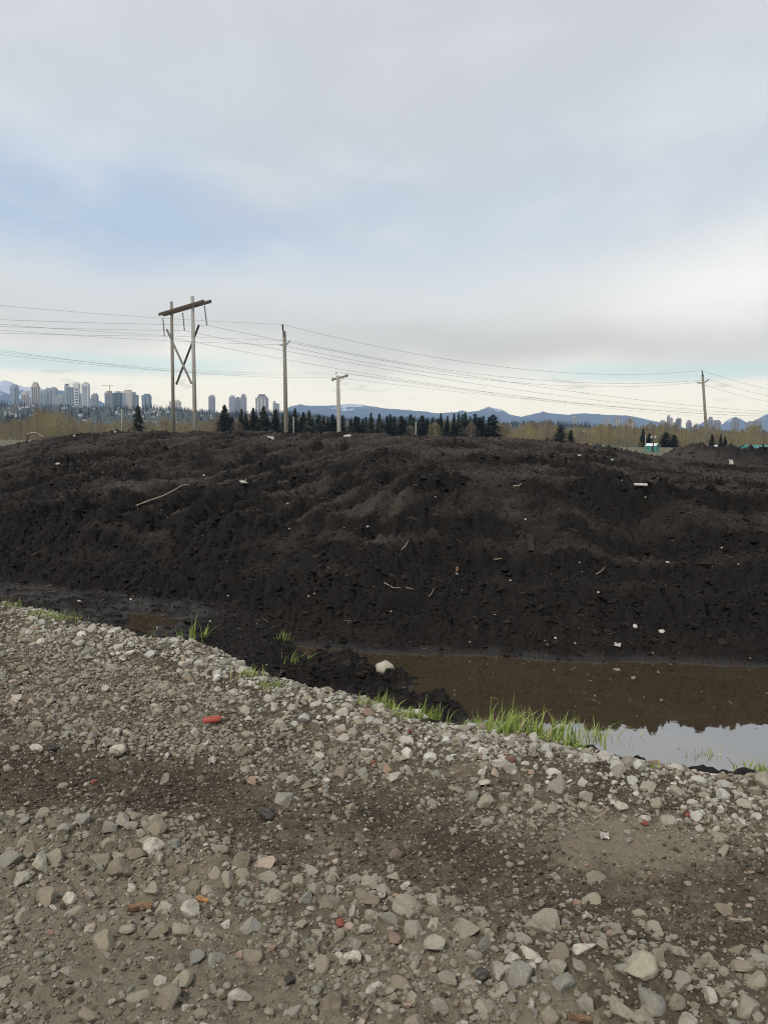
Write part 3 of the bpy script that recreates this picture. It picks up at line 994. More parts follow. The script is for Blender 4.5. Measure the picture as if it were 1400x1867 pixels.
# far hill forest
protos = [joined_proto("far_tree_shape", conifer_parts(400 + i, levels=16, boughs=6, wide=0.20 + 0.05 * (i % 3), w=0.10, power=0.7 + 0.1 * (i % 2)), M_TRUNKDARK, M_FARTREE) for i in range(6)]
pts, scl, rot, pick = [], [], [], []
HOUSE_PX = []
g = np.random.default_rng(500)
while len(pts) < 6500:
    u = g.uniform(-0.58, 0.58); Y = 1500 + 2900 * g.random() ** 0.7
    X = u * Y
    px = 700 + u * FPX
    open_ = (px < 330 and 2000 < Y < 3700)
    if open_ and g.random() < 0.30 + 0.3 * math.sin(X / 130.0) * math.sin(Y / 170.0): continue
    if px > 1020 and px < 1100 and 1900 < Y < 3000 and g.random() < 0.8: continue
    h = g.uniform(12, 27) * (0.85 + 0.3 * math.sin(X / 90.0))
    pts.append((X, Y, float(hill_z(np.array([X]), np.array([Y]))[0]) - 1.0)); scl.append((h * g.uniform(0.8, 1.3),) * 2 + (h,)); rot.append((0, 0, g.uniform(0, 6.28))); pick.append(g.integers(0, 6))
tag(instancer("hillside_forest", protos, pts, rot, scl, pick), "blue-green conifer forest covering the far hill", None, None, 'stuff')

# bare brown woods along the back of the field
PXW = [-500, 0, 40, 70, 110, 150, 200, 280, 330, 380, 480, 560, 620, 700, 750, 800, 850, 920, 980, 1040, 1100, 1160, 1230, 1300, 1400, 1900]
PYW = [768, 764, 757, 752, 752, 766, 766, 768, 764, 761, 763, 766, 772, 776, 773, 770, 768, 771, 769, 776, 770, 773, 773, 778, 780, 785]
protos = [joined_proto("bare_tree_shape", bare_parts(600 + i, 1000, 0.20 + 0.03 * (i % 4), 0.10 + 0.03 * (i % 3)), M_TRUNK, M_TWIG) for i in range(8)]
pts, scl, rot, pick = [], [], [], []
g = np.random.default_rng(501)
for row, (Y0, n, hf) in enumerate([(548, 190, 0.62), (562, 230, 0.85), (585, 260, 1.0), (612, 260, 1.0), (650, 240, 0.98)]):
    for i in range(n):
        u = -0.62 + 1.24 * (i + g.random()) / n
        Y = Y0 + g.uniform(-9, 9)
        px = 700 + u * FPX
        top = at(px, np.interp(px, PXW, PYW), Y).z - FZ
        h = top * hf * g.uniform(0.70, 1.06) * (1 + 0.16 * math.sin(px / 17.0) * math.sin(px / 41.0 + row) + 0.10 * math.sin(px / 7.3 + row))
        wv = h * g.uniform(0.85, 1.25)
        pts.append((u * Y, Y, FZ - 0.2)); scl.append((wv, wv, h)); rot.append((0, 0, g.uniform(0, 6.28))); pick.append(g.integers(0, 8))
tag(instancer("bare_woods", protos, pts, rot, scl, pick), "brown leafless woods along the back of the field", None, None, 'stuff')
# scrub along the foot of the woods
pts, scl, rot, pick = [], [], [], []
for i in range(420):
    u = g.uniform(-0.62, 0.62); Y = g.uniform(525, 545)
    h = g.uniform(2.0, 5.0)
    pts.append((u * Y, Y, FZ - 0.3)); scl.append((h * 1.8, h * 1.8, h)); rot.append((0, 0, g.uniform(0, 6.28))); pick.append(g.integers(0, 8))
tag(instancer("scrub", protos, pts, rot, scl, pick), "low tangled brown scrub at the foot of the woods", None, None, 'stuff')

# single trees standing out of the woods
CON = []
CW, CD, CP = [0.17, 0.21, 0.14, 0.19, 0.30, 0.20, 0.24, 0.16], [0.35, 0.5, 0.3, 0.2, 0.25, 0.1, 0.45, 0.6], [0.72, 0.62, 0.78, 0.52, 0.42, 0.5, 0.66, 0.6]
for i in range(8):
    tr, V, F = conifer_parts(700 + i, levels=64, boughs=10, wide=CW[i], droop=CD[i], power=CP[i], w=0.05)
    CON.append((tr.mesh("trunk", M_TRUNKDARK), mesh_np("crown", V, F, [M_NEEDLE], False), CW[i]))
CONIFERS = [  # px, top py, width px, shape, distance
    (253, 738, 22, 1, 500), (410, 737, 26, 1, 540), (441, 744, 13, 2, 545), (462, 742, 17, 0, 540), (481, 739, 26, 3, 530), (503, 745, 18, 0, 545),
    (538, 743, 18, 0, 540), (553, 750, 13, 2, 545), (563, 747, 16, 1, 535), (590, 757, 14, 0, 550), (606, 754, 20, 3, 540), (648, 757, 13, 2, 540),
    (661, 762, 12, 0, 545), (676, 751, 15, 0, 535), (691, 753, 12, 2, 540), (705, 757, 13, 0, 540), (731, 757, 24, 3, 530), (748, 754, 16, 1, 540),
    (769, 756, 18, 3, 545), (788, 760, 12, 0, 550), (803, 752, 14, 0, 545), (815, 757, 12, 2, 540), (827, 752, 13, 0, 545), (835, 752, 11, 2, 550),
    (847, 751, 16, 1, 540), (865, 753, 22, 3, 535), (880, 757, 13, 0, 540), (898, 755, 33, 4, 525), (1021, 774, 24, 4, 530), (1040, 783, 14, 3, 530),
    (1171, 781, 9, 2, 530), (1183, 789, 14, 3, 520), (1213, 787, 24, 4, 520), (1228, 792, 18, 4, 515), (1297, 790, 9, 2, 520), (1313, 790, 7, 2, 515), (1321, 795, 7, 2, 515)]
NEAR_WORDS = {0: "lone broad dark conifer standing just left of the twin-pole frame", 27: "widest round dark conifer, at the right end of the central conifers",
              28: "round dark evergreen below the right blue range, left of the yellow machine", 29: "small dark evergreen just right of the round one near the yellow machine",
              30: "thin dark conifer above and left of the teal shed", 31: "bushy dark conifer directly behind the teal shed roof",
              32: "broad dark evergreen just right of the teal shed", 33: "lower dark evergreen at the right flank of the one beside the shed",
              34: "thin dark conifer just right of the leaning pole", 35: "taller of the two thin dark conifers right of the leaning pole", 36: "shorter dark conifer paired right beside a taller one, right of leaning pole"}
listed = [(c_, NEAR_WORDS.get(i)) for i, c_ in enumerate(CONIFERS)]
gq = random.Random(5)
for lo_, hi_, n_ in ((395, 520, 14), (520, 640, 12), (640, 780, 13), (780, 905, 12)):
    for i in range(n_):
        px = lo_ + (hi_ - lo_) * (i + gq.random()) / n_
        listed.append(((px, gq.uniform(754, 768), gq.uniform(11, 20), gq.randrange(8), gq.uniform(535, 575)), None))
listed.sort(key=lambda q: q[0][0])
k = 0
for i, ((px, py, wd, sh, Y), word) in enumerate(listed):
    if sh in (0, 2, 3) and i % 2: sh = (sh + 5) % 8
    p = at(px, 805, Y)
    h = at(px, py, Y).z - FZ + 0.3
    wm = 1.75 * wd / FPX * Y
    e = empty("conifer_tree", (p.x, Y, FZ - 0.3), rnd.uniform(0, 6.28))
    sxy = wm / (2 * CON[sh][2] * 0.82)
    e.scale = (sxy, sxy, h)
    link("trunk", CON[sh][0], e); link("crown", CON[sh][1], e)
    if word:
        lab = word
    else:
        size = "tall" if py < 747 else ("middling" if py < 755 else "short")
        lab = f"{size} dark conifer, {ordinal(k)} from the left in the central treeline"
        k += 1
    tag(e, lab, "tree", "dark conifers in the treeline")

BAR = []
for i in range(4):
    tr, V, F = bare_parts(800 + i, 1500, 0.34, 0.08)
    BAR.append((tr.mesh("trunk", M_TRUNK), mesh_np("crown", V, F, [M_TWIG], False)))
for i, (px, py, wd, Y, lab) in enumerate([
        (68, 752, 34, 540, "rounded olive-brown bare tree, under the tall beige tower"), (106, 751, 44, 538, "wide yellow-brown bare tree left of the crane tower's foot"),
        (210, 768, 30, 536, "pale brown bare tree under the crane"), (392, 763, 34, 536, "bare olive tree just right of the twin pole frame"),
        (432, 764, 30, 534, "pale olive bare tree below the group of three towers"), (748, 774, 26, 528, "yellow-olive bare tree beside the short wooden post"),
        (792, 768, 30, 528, "light olive bare tree among the central conifers"), (858, 768, 28, 522, "slim olive bare tree in front of the tallest central peak"),
        (955, 769, 44, 534, "broad brown bare tree right of the widest conifer"), (1000, 770, 40, 534, "brown rounded bare tree left of the small dark evergreens"),
        (1095, 771, 46, 536, "large rounded brown bare tree left of the teal shed"), (1140, 772, 44, 536, "rounded grey-brown bare tree just left of the teal shed"),
        (1249, 782, 30, 526, "yellow-green bare tree left of the leaning pole"), (1345, 791, 34, 520, "low yellow-brown bare tree above the long teal roof")]):
    p = at(px, 805, Y)
    h = at(px, py, Y).z - FZ + 0.3
    e = empty("bare_tree", (p.x, Y, FZ - 0.3), i * 1.3)
    s_ = wd / FPX * Y / 0.68
    e.scale = (s_, s_, h)
    link("trunk", BAR[i % 4][0], e); link("crown", BAR[i % 4][1], e)
    tag(e, lab, "tree", "bare trees at the front of the woods")

# ---------------------------------------------------------------- towers
def facade(name, c, var=0.12):
    return plain(name, c, 0.6, var, 0.05, 0, (1, 1, 3), 0.4)


TM = {'blue': facade("pale_blue_glass", (0.30, 0.36, 0.40)), 'grey': facade("grey_concrete", (0.36, 0.36, 0.35)), 'beige': facade("beige_concrete", (0.50, 0.43, 0.32)),
      'white': facade("white_concrete", (0.66, 0.66, 0.64)), 'navy': facade("dark_blue_glass", (0.045, 0.065, 0.09)), 'teal': facade("teal_glass", (0.14, 0.20, 0.23)),
      'cream': facade("cream_concrete", (0.62, 0.56, 0.46)), 'mauve': facade("mauve_grey_concrete", (0.27, 0.26, 0.27)), 'slate': facade("slate_glass", (0.10, 0.12, 0.14)),
      'orange': facade("orange_formwork", (0.45, 0.17, 0.07)), 'yellow': plain("crane_yellow", (0.45, 0.33, 0.12), 0.6)}


def tower(x0, x1, top, body, strip, cap, lab, style='plain', Y=4600.0, base_py=None, turn=None):
    cxp = (x0 + x1) / 2
    c = at(cxp, top, Y)
    wd = (x1 - x0) / FPX * Y
    zb = float(hill_z(np.array([c.x]), np.array([Y]))[0]) - 6
    H = c.z - zb
    dp = wd * 0.8
    e = empty("apartment_tower", (c.x, Y, zb), 0.0)
    w2, d2 = wd * 0.94, dp
    caph = min(9.0, H * 0.08)
    hb = H - caph
    if style == 'peak':
        b = MB(); b.box((0, 0, hb * 0.45), (w2, d2, hb * 0.9)); b.box((0, 0, hb * 0.95), (w2 * 0.7, d2 * 0.7, hb * 0.1)); b.build("body", TM[body], e)
        r = MB(); q = w2 * 0.36
        r.add([(-q, -q, hb), (q, -q, hb), (q, q, hb), (-q, q, hb), (0, 0, H)], [(0, 1, 4), (1, 2, 4), (2, 3, 4), (3, 0, 4)]); r.build("roof", TM[cap], e)
    elif style == 'slant':
        b = MB(); x, y = w2 / 2, d2 / 2
        b.add([(-x, -y, 0), (x, -y, 0), (x, y, 0), (-x, y, 0), (-x, -y, hb), (x, -y, hb * 0.94), (x, y, hb * 0.94), (-x, y, hb)],
              [(0, 1, 5, 4), (1, 2, 6, 5), (2, 3, 7, 6), (3, 0, 4, 7), (4, 5, 6, 7)]); b.build("body", TM[body], e)
        MB().box((-w2 * 0.28, 0, hb + caph / 2), (w2 * 0.36, d2 * 0.6, caph)).build("penthouse", TM[cap], e)
    elif style == 'step':
        b = MB(); b.box((0, 0, hb * 0.46), (w2, d2, hb * 0.92)); b.box((0, 0, hb * 0.96), (w2 * 0.72, d2 * 0.8, hb * 0.08)); b.build("body", TM[body], e)
        MB().box((0, 0, hb + caph / 2), (w2 * 0.52, d2 * 0.5, caph)).build("penthouse", TM[cap], e)
    else:
        MB().box((0, 0, hb / 2), (w2, d2, hb)).build("body", TM[body], e)
        MB().box((w2 * 0.05, 0, hb + caph / 2), (w2 * 0.62, d2 * 0.6, caph)).build("penthouse", TM[cap], e)
    hs = hb * (0.88 if style in ('step', 'peak') else 0.93)
    strips = {'bands': [], 'right': [0.33], 'split': [-0.25], 'plain': [-0.22, 0.24], 'step': [-0.3, 0.0, 0.3], 'peak': [-0.2, 0.2], 'slant': [-0.05, 0.3], 'edges': [0.0]}[style]
    for q in strips:
        sw = w2 * {'right': 0.20, 'split': 0.42, 'edges': 0.70}.get(style, 0.13)
        MB().box((q * w2, -d2 / 2 - 0.25, hs / 2), (sw, 0.9, hs)).build("glazing", TM[strip], e)
    if style == 'bands':
        for j in range(9):
            MB().box((w2 * 0.12, -d2 / 2 - 0.25, hs * (0.12 + 0.095 * j)), (w2 * 0.5, 0.9, hs * 0.04)).build("window_band", TM[strip], e)
    slabs = MB()
    nf = max(6, int(hs / 9.0))
    for j in range(nf):
        slabs.box((0, -d2 / 2 - 0.7, hs * (j + 0.5) / nf), (w2 * 0.9, 1.6, 0.7))
    tag(slabs.build("balcony_slabs", TM['grey' if body != 'white' else 'white'], e), kind='stuff')
    return tag(e, lab, "tower", "towers on the horizon")


TOWERS = [
    (20.5, 33, 701, 'blue', 'slate', 'blue', "leftmost pale blue tower with a dark right edge", 'right'),
    (41, 52.5, 713, 'beige', 'teal', 'cream', "short beige tower, second from the left", 'step'),
    (59, 72, 697, 'beige', 'slate', 'grey', "tall beige stepped tower, third from the left", 'step'),
    (75, 88, 711, 'blue', 'teal', 'blue', "pale blue-grey tower right of the tall stepped beige one", 'plain'),
    (83, 93, 707, 'grey', 'blue', 'blue', "grey tower half hidden behind a pale blue-grey one", 'plain'),
    (92, 104.5, 706, 'blue', 'grey', 'blue', "faint blue tower left of the short grey slab", 'plain'),
    (104, 118, 719, 'grey', 'blue', 'grey', "short wide grey tower in the middle of the left cluster", 'plain'),
    (119.5, 133, 700, 'blue', 'slate', 'slate', "pale blue tower with dark cap left of the banded white tower", 'slant'),
    (134.5, 145.5, 697, 'white', 'navy', 'white', "white tower striped with dark window bands", 'bands'),
    (145.5, 151, 717, 'blue', 'teal', 'blue', "narrow low blue tower between the two tallest white ones", 'plain'),
    (150.5, 163, 697.5, 'white', 'blue', 'grey', "tall white-edged tower with pale blue front", 'edges'),
    (168, 179, 717, 'mauve', 'blue', 'grey', "short grey-blue tower left of the tower under construction", 'plain'),
    (192.5, 206, 713, 'mauve', 'slate', 'orange', "unfinished grey tower with orange formwork on top, under the crane", 'plain'),
    (208, 222, 713.5, 'navy', 'slate', 'grey', "dark navy glass tower with a lighter top", 'right'),
    (224, 242, 711, 'cream', 'blue', 'grey', "wide tower, cream on the right and pale glass on the left", 'split'),
    (244, 252.5, 715, 'slate', 'blue', 'slate', "slim slate tower with a slanted top", 'slant'),
    (260, 275.5, 718, 'teal', 'blue', 'teal', "teal glass tower standing apart, left of the twin pole frame", 'plain'),
    (310, 329, 729, 'cream', 'grey', 'cream', "low wide cream tower seen between the frame's two poles", 'plain'),
    (381, 392, 720, 'mauve', 'blue', 'grey', "lone grey-blue tower right of the twin pole frame", 'plain'),
    (418, 429, 721, 'blue', 'grey', 'blue', "pale tower, left of the close group of three", 'plain'),
    (429, 438.5, 724, 'mauve', 'slate', 'slate', "lowest tower in the close group of three", 'plain'),
    (439, 449.5, 718, 'mauve', 'blue', 'grey', "tallest tower, right of the close group of three", 'step'),
    (467, 489, 719, 'mauve', 'white', 'slate', "wide tower with pale stripes left of the brown wooden pole", 'step'),
    (498, 509.5, 731, 'blue', 'grey', 'grey', "short pale tower next to the brown wooden pole", 'slant'),
    (1043, 1051, 759, 'grey', 'mauve', 'grey', "faint grey tower, leftmost on the right horizon", 'plain'),
    (1102, 1111.5, 760, 'mauve', 'cream', 'mauve', "mauve tower in front of the blue range, left of three", 'plain'),
    (1119.5, 1130.5, 759, 'mauve', 'cream', 'mauve', "mauve tower in front of the blue range, middle of three", 'plain'),
    (1141, 1155, 760, 'mauve', 'cream', 'mauve', "mauve tower in front of the blue range, right of three", 'step'),
    (1202, 1213.5, 766, 'mauve', 'slate', 'mauve', "stepped grey tower left of the slant-topped one", 'step'),
    (1216, 1225.5, 757, 'mauve', 'cream', 'mauve', "tall slant-topped mauve tower above the teal shed", 'slant'),
    (1232, 1241, 762, 'slate', 'mauve', 'mauve', "dark-sided tower right of the slant-topped tower", 'right'),
    (1251, 1260, 766, 'mauve', 'slate', 'mauve', "short round-topped mauve tower left of the leaning pole", 'step'),
    (1290, 1299.5, 760, 'mauve', 'slate', 'mauve', "narrow mauve tower just right of the leaning pole", 'step'),
    (1299, 1312.5, 766, 'mauve', 'slate', 'mauve', "wide lower mauve tower adjoining the narrow one", 'plain'),
    (1334, 1346.5, 760, 'mauve', 'slate', 'slate', "tapering tower with a pointed roof", 'peak'),
    (1360, 1375, 768, 'mauve', 'cream', 'mauve', "wide low mauve tower, second from the right edge", 'plain'),
    (1374, 1387, 765, 'mauve', 'slate', 'mauve', "rightmost mauve tower, with a flat top", 'plain')]
for i, (x0, x1, top, b, st, cp, lab, sty) in enumerate(TOWERS):
    far = 4600 + 130 * (i % 3) + (260 if i in (4, 5, 6, 9) else 0)
    tower(x0, x1, top, b, st, cp, lab, sty, far)

# tower crane
c = at(201, 713, 4585)
e = empty("tower_crane", (c.x, 4585, c.z - 40))
zt = at(201, 701, 4585).z - (c.z - 40)
MB().beam((0, 0, 0), (0, 0, zt), 3.0, 3.0).build("mast", TM['yellow'], e)
zj = at(201, 703.2, 4585).z - (c.z - 40)
MB().beam((-44, 0, zj), (0, 0, zj), 1.8, 2.2).build("jib", TM['yellow'], e)
MB().beam((0, 0, zj - 1.0), (21, 0, zj - 1.0), 2.0, 2.6).build("counter_jib", TM['yellow'], e)
MB().box((-2, 0, zj - 4), (3.2, 3, 3.4)).build("cab", TM['white'], e)
tag(e, "thin tower crane above the unfinished tower", "crane")

# houses on the hillside
M_HWALL = plain("pale_house_wall", (0.52, 0.50, 0.47), 0.8, 0.2, 0.02, rand=0.35)
M_HROOF = plain("house_roof", (0.24, 0.225, 0.22), 0.8, 0.3, 0.02, rand=0.5)
hw_ = MB().box((0, 0, 3.2), (14, 10, 6.4)).add([(-7, -5, 6.4), (-7, 5, 6.4), (-7, 0, 9.6), (7, -5, 6.4), (7, 5, 6.4), (7, 0, 9.6)], [(0, 2, 1), (3, 4, 5)]).mesh("wall", M_HWALL)
hr_ = MB().add([(-7.8, -6, 6.1), (7.8, -6, 6.1), (7.8, 0, 10), (-7.8, 0, 10), (-7.8, 6, 6.1), (7.8, 6, 6.1)], [(0, 1, 2, 3), (3, 2, 5, 4)]).mesh("roof", M_HROOF)
g = np.random.default_rng(77)
spots = [(g.uniform(-10, 330), g.uniform(1900, 3500)) for _ in range(78)] + [(g.uniform(345, 520), g.uniform(2100, 3000)) for _ in range(14)] + [(g.uniform(1030, 1095), g.uniform(1800, 2800)) for _ in range(18)] + [(g.uniform(850, 1030), g.uniform(2400, 3200)) for _ in range(8)]
for px, Y in spots:
    X = (px - 700) / FPX * Y
    e = empty("hillside_house", (X, Y, float(hill_z(np.array([X]), np.array([Y]))[0]) - 0.5), g.uniform(-0.9, 0.9))
    q = g.uniform(0.55, 1.05)
    e.scale = (q, q, q * g.uniform(0.8, 1.1))
    link("wall", hw_, e); link("roof", hr_, e)
    tag(e, "small pale house among dark trees on the far hillside", "house", "houses on the far hillside")
#PART3
# ---------------------------------------------------------------- poles and wires
def rel(mb, name, mat, parent, smooth=False):
    L = parent.location
    mb.v = [(v[0] - L.x, v[1] - L.y, v[2] - L.z) for v in mb.v]
    return mb.build(name, mat, parent, smooth)


def discs(mb, a, b, n, r):
    a, b = Vector(a), Vector(b)
    mb.tube([a, b], 0.035, 6)
    d = (b - a) / n
    for i in range(n):
        p = a + d * (i + 0.5)
        mb.tube([p - d * 0.22, p, p + d * 0.18], [r * 0.35, r, r * 0.4], 10)
    return mb


YL, YR = 85.3, 81.5
topR, topL = at(351, 540, YR), at(313, 550, YL)
botR, botL = at(354.5, 790, YR), at(313.2, 785, YL)
botR.z = botL.z = FZ - 0.4
botR.x = topR.x + 0.22; botL.x = topL.x + 0.10
frame = empty("twin_utility_pole", ((botR.x + botL.x) / 2, (YL + YR) / 2, FZ))
rel(MB().tube([botL, topL], [0.19, 0.155], 12), "pole", M_POLE, frame, True)
rel(MB().tube([botR, topR], [0.22, 0.165], 12), "pole", M_POLEPALE, frame, True)
cL, cR = at(313, 568.5, YL), at(352, 557, YR)
dv = cR - cL
side = Vector((-dv.y, dv.x, 0)).normalized() * 0.27
A, B = cL - dv * 0.52, cR + dv * 0.66
rel(MB().beam(A + side, B + side * 1.0, 0.16, 0.27), "crossarm", M_POLEDARK, frame)
rel(MB().beam(A - side + dv * 0.03, B - side - dv * 0.08, 0.16, 0.27), "crossarm", M_POLEDARK, frame)
x1, x2 = at(309.5, 601, YL), at(354.5, 699, YR)
x3, x4 = at(358, 592, YR), at(317, 700, YL)
rel(MB().beam(x1 - side * 1.1, x2 - side * 1.1, 0.12, 0.20), "brace", M_POLE, frame)
rel(MB().beam(x3 + side * 1.1, x4 + side * 1.1, 0.12, 0.20), "brace", M_POLEDARK, frame)
strings = []
for pxt, pyt, pxb, pyb, f in [(297.5, 580, 300.2, 613, -0.40), (333.5, 570, 336.8, 603, 0.50), (373, 557, 377.6, 593, 1.53)]:
    Yi = (cL + dv * f).y
    a, b = at(pxt, pyt, Yi), at(pxb, pyb, Yi)
    tag(rel(discs(MB(), a, b, 12, 0.10), "insulator_string", M_INSUL, frame), kind='stuff')
    strings.append(b)
tag(frame, "tall twin-pole wooden power frame with crossarm and X brace", "power pole")

def pole(name, top, base, r0, r1, mat, label):
    e = empty(name, (base.x, base.y, base.z))
    rel(MB().tube([base, (Vector(base) + Vector(top)) / 2, top], [r0, (r0 + r1) / 2, r1], 12), "pole", mat, e, True)
    return tag(e, label, "power pole")


# brown single pole with three post insulators
Y = 72.0
t2, b2 = at(518.6, 604, Y), at(523, 800, Y); b2.z = FZ - 0.3
p2 = pole("utility_pole", t2, b2, 0.20, 0.145, M_POLE, "tall brown wooden pole with post insulators right of the twin-pole frame")
i1, i2, i3 = at(515.4, 591.5, Y), at(529.4, 621, Y), at(509.6, 628.5, Y)
rel(MB().tube([at(517.2, 613, Y - 0.2), at(516.3, 603, Y - 0.2)], 0.05, 6), "bracket", M_INSUL, p2)
tag(rel(discs(MB(), at(516.3, 603, Y - 0.2), i1, 8, 0.085), "insulator", M_INSUL, p2), kind='stuff')
tag(rel(discs(MB(), at(521, 629.5, Y), i2, 8, 0.085), "insulator", M_INSUL, p2), kind='stuff')
tag(rel(discs(MB(), at(518.5, 629.5, Y), i3, 8, 0.085), "insulator", M_INSUL, p2), kind='stuff')

# pale distribution pole with a crossarm
Y = 62.0
t3, b3 = at(616, 685, Y), at(620.5, 800, Y); b3.z = FZ - 0.3
p3 = pole("utility_pole", t3, b3, 0.165, 0.125, M_POLEPALE, "pale grey wooden pole with a short slanted crossarm")
ca, cb = at(605.2, 693, Y + 1.1), at(634.2, 685, Y - 0.9)
off = Vector((0, -0.16, 0))
rel(MB().beam(ca + off, cb + off, 0.10, 0.13), "crossarm", M_POLE, p3)
rel(MB().tube([at(627, 688.5, Y - 0.6) + off, at(619, 697, Y) + off], 0.018, 5), "brace", M_METAL, p3)
pins = []
for q in (at(607, 688, Y + 1.0) + off, at(613.4, 678, Y) + off, at(631, 681.5, Y - 0.7) + off):
    low_ = q - Vector((0, 0, 0.32))
    m_ = MB().tube([low_, q - Vector((0, 0, 0.10))], 0.018, 6)
    m_.tube([q - Vector((0, 0, 0.12)), q - Vector((0, 0, 0.04)), q], [0.03, 0.075, 0.04], 10)
    rel(m_, "pin_insulator", M_METAL, p3)
    pins.append(q)

# leaning pole on the right
Y = 105.0
t4, b4 = at(1280, 683, Y), at(1292.6, 822, Y); b4.z = FZ - 0.3
p4 = pole("utility_pole", t4, b4, 0.20, 0.15, M_POLE, "leaning wooden pole with post insulators, standing at the right")
j1, j2, j3 = at(1279.6, 675.5, Y), at(1291.6, 692, Y), at(1269.5, 697.5, Y)
tag(rel(discs(MB(), at(1280, 684, Y - 0.2), j1, 6, 0.10), "insulator", M_INSUL, p4), kind='stuff')
tag(rel(discs(MB(), at(1282, 699, Y), j2, 8, 0.10), "insulator", M_INSUL, p4), kind='stuff')
tag(rel(discs(MB(), at(1280.5, 698.5, Y), j3, 8, 0.10), "insulator", M_INSUL, p4), kind='stuff')


def wire(a, b, sag, r, label):
    a, b = Vector(a), Vector(b)
    n = 36
    pts = []
    for i in range(n + 1):
        f = i / n
        p = a.lerp(b, f)
        p.z -= sag * 4 * f * (1 - f)
        pts.append(p)
    o = MB().tube(pts, r, 5).build("power_line", M_WIRE, None, True)
    return tag(o, label, "wire", "overhead power lines")


ld = Vector((0.865, 0.50, 0)).normalized()
names = ["nearest", "middle", "farthest"]
for k, (b, word) in enumerate(zip(strings, ["lowest of the three wires hung from the twin-pole frame", "middle of the three wires hung from the twin-pole frame", "highest of the three wires hung from the twin-pole frame"])):
    far = b + ld * 185 + Vector((0, 0, 0.0))
    wire(b, far, 5.9, 0.013, f"thin {word}, running right")
    near = b - ld * 120 + Vector((0, 0, 1.6))
    wire(near, b, 2.3, 0.0105, f"thin {word}, running left")
for k, (b, c_, word) in enumerate([(i1, j1, "top wire of the brown pole"), (i2, j2, "upper side wire of the brown pole"), (i3, j3, "lower side wire of the brown pole")]):
    d = c_ - b
    wire(b, c_, [1.9, 1.7, 1.7][k], 0.011, f"thin {word}, running right to the leaning pole")
    wire(b - Vector((d.x, d.y, 0)) * 1.0 + Vector((0, 0, 0.9)), b, 1.0, 0.008, f"thin {word}, running left past the frame")
    wire(c_, c_ + Vector((d.x * 0.9, d.y * 0.9, -1.2)), 1.7, 0.012, f"thin wire leaving the leaning pole to the right, {['top', 'middle', 'bottom'][k]} one")
for k, q in enumerate(pins):
    e_ = at(1430, 752 + 6 * k, 150)
    wire(q, e_, 0.9, 0.007, f"faint low wire from the pale crossarm pole running right, {['left', 'centre', 'right'][k]} pin")
    f_ = at(-60, 628 + 5 * k, 40)
    wire(f_, q, 0.5, 0.005, f"faint low wire from the pale crossarm pole running left, {['left', 'centre', 'right'][k]} pin")

# small posts in the distance
def post(px, y0, y1, Y, r, label, mat=M_POLEPALE, arm=0.0, px2=None):
    b = at(px, y1, Y); tp = at(px if px2 is None else px2, y0, Y)
    b.z = min(b.z, FZ + 0.0) if Y > 45 else b.z
    e = empty("wooden_post", (b.x, b.y, b.z))
    rel(MB().tube([b, tp], [r, r * 0.8], 8), "pole", mat, e, True)
    if arm:
        rel(MB().beam(tp + Vector((-arm, 0, -0.5)), tp + Vector((arm, 0, -0.5)), 0.12, 0.14), "crossarm", mat, e)
    return tag(e, label, "post")


post(222.5, 746, 795, 260, 0.17, "thin pale pole with tiny crossarm left of the twin-pole frame", M_POLEPALE, 0.7)
post(535.5, 760, 797, 150, 0.11, "short thin post just right of the brown pole")
post(758, 769, 800, 200, 0.13, "thin pale post rising behind the mound centre")
post(1176, 793, 820, 262, 0.12, "thin post at the left corner of the teal shed")
post(638.5, 789, 796, 60, 0.05, "slim pale stake leaning beside the pale crossarm pole", M_POLEPALE, 0.0, 628.5).location.z += 0.0
e = post(1190.5, 787, 828, 240, 0.15, "dark pole carrying two pale transformers beside the teal shed", M_POLEDARK, 1.1)
for dx in (-3.6, 3.4):
    q = at(1190.5 + dx, 797.5, 239.8)
    rel(MB().tube([q + Vector((0, 0, -0.36)), q + Vector((0, 0, 0.30)), q + Vector((0, 0, 0.36))], [0.26, 0.26, 0.16], 12), "transformer", M_METAL, e, True)
    rel(MB().beam(q + Vector((-dx * 0.02, 0, 0.05)), q + Vector((-dx * 0.14, 0.1, 0.05)), 0.08, 0.08), "bracket", M_INSUL, e)

# ---------------------------------------------------------------- sheds, machines
M_TEAL = plain("teal_paint", (0.055, 0.30, 0.255), 0.6, 0.12, 1.5)
M_TEALROOF = plain("teal_metal_roof", (0.035, 0.19, 0.165), 0.5, 0.15, 0.6)
M_ROOFPALE = plain("pale_metal_roof", (0.62, 0.68, 0.68), 0.5, 0.1, 0.8)
M_WALLPALE = plain("pale_wall", (0.55, 0.54, 0.50), 0.8, 0.1, 0.8)
M_GLASS = plain("dark_glass", (0.02, 0.025, 0.03), 0.15, 0.05, 1.0, spec=0.5)
M_YEL = plain("machine_yellow", (0.55, 0.32, 0.03), 0.5, 0.15, 2.0)
M_BLACK = plain("black_rubber", (0.015, 0.015, 0.015), 0.8, 0.2, 3.0)
M_CARWHITE = plain("white_car_paint", (0.75, 0.76, 0.77), 0.3, 0.03, 1.0, spec=0.5)
M_DARKPAINT = plain("dark_grey_paint", (0.05, 0.052, 0.058), 0.5, 0.1, 1.0)


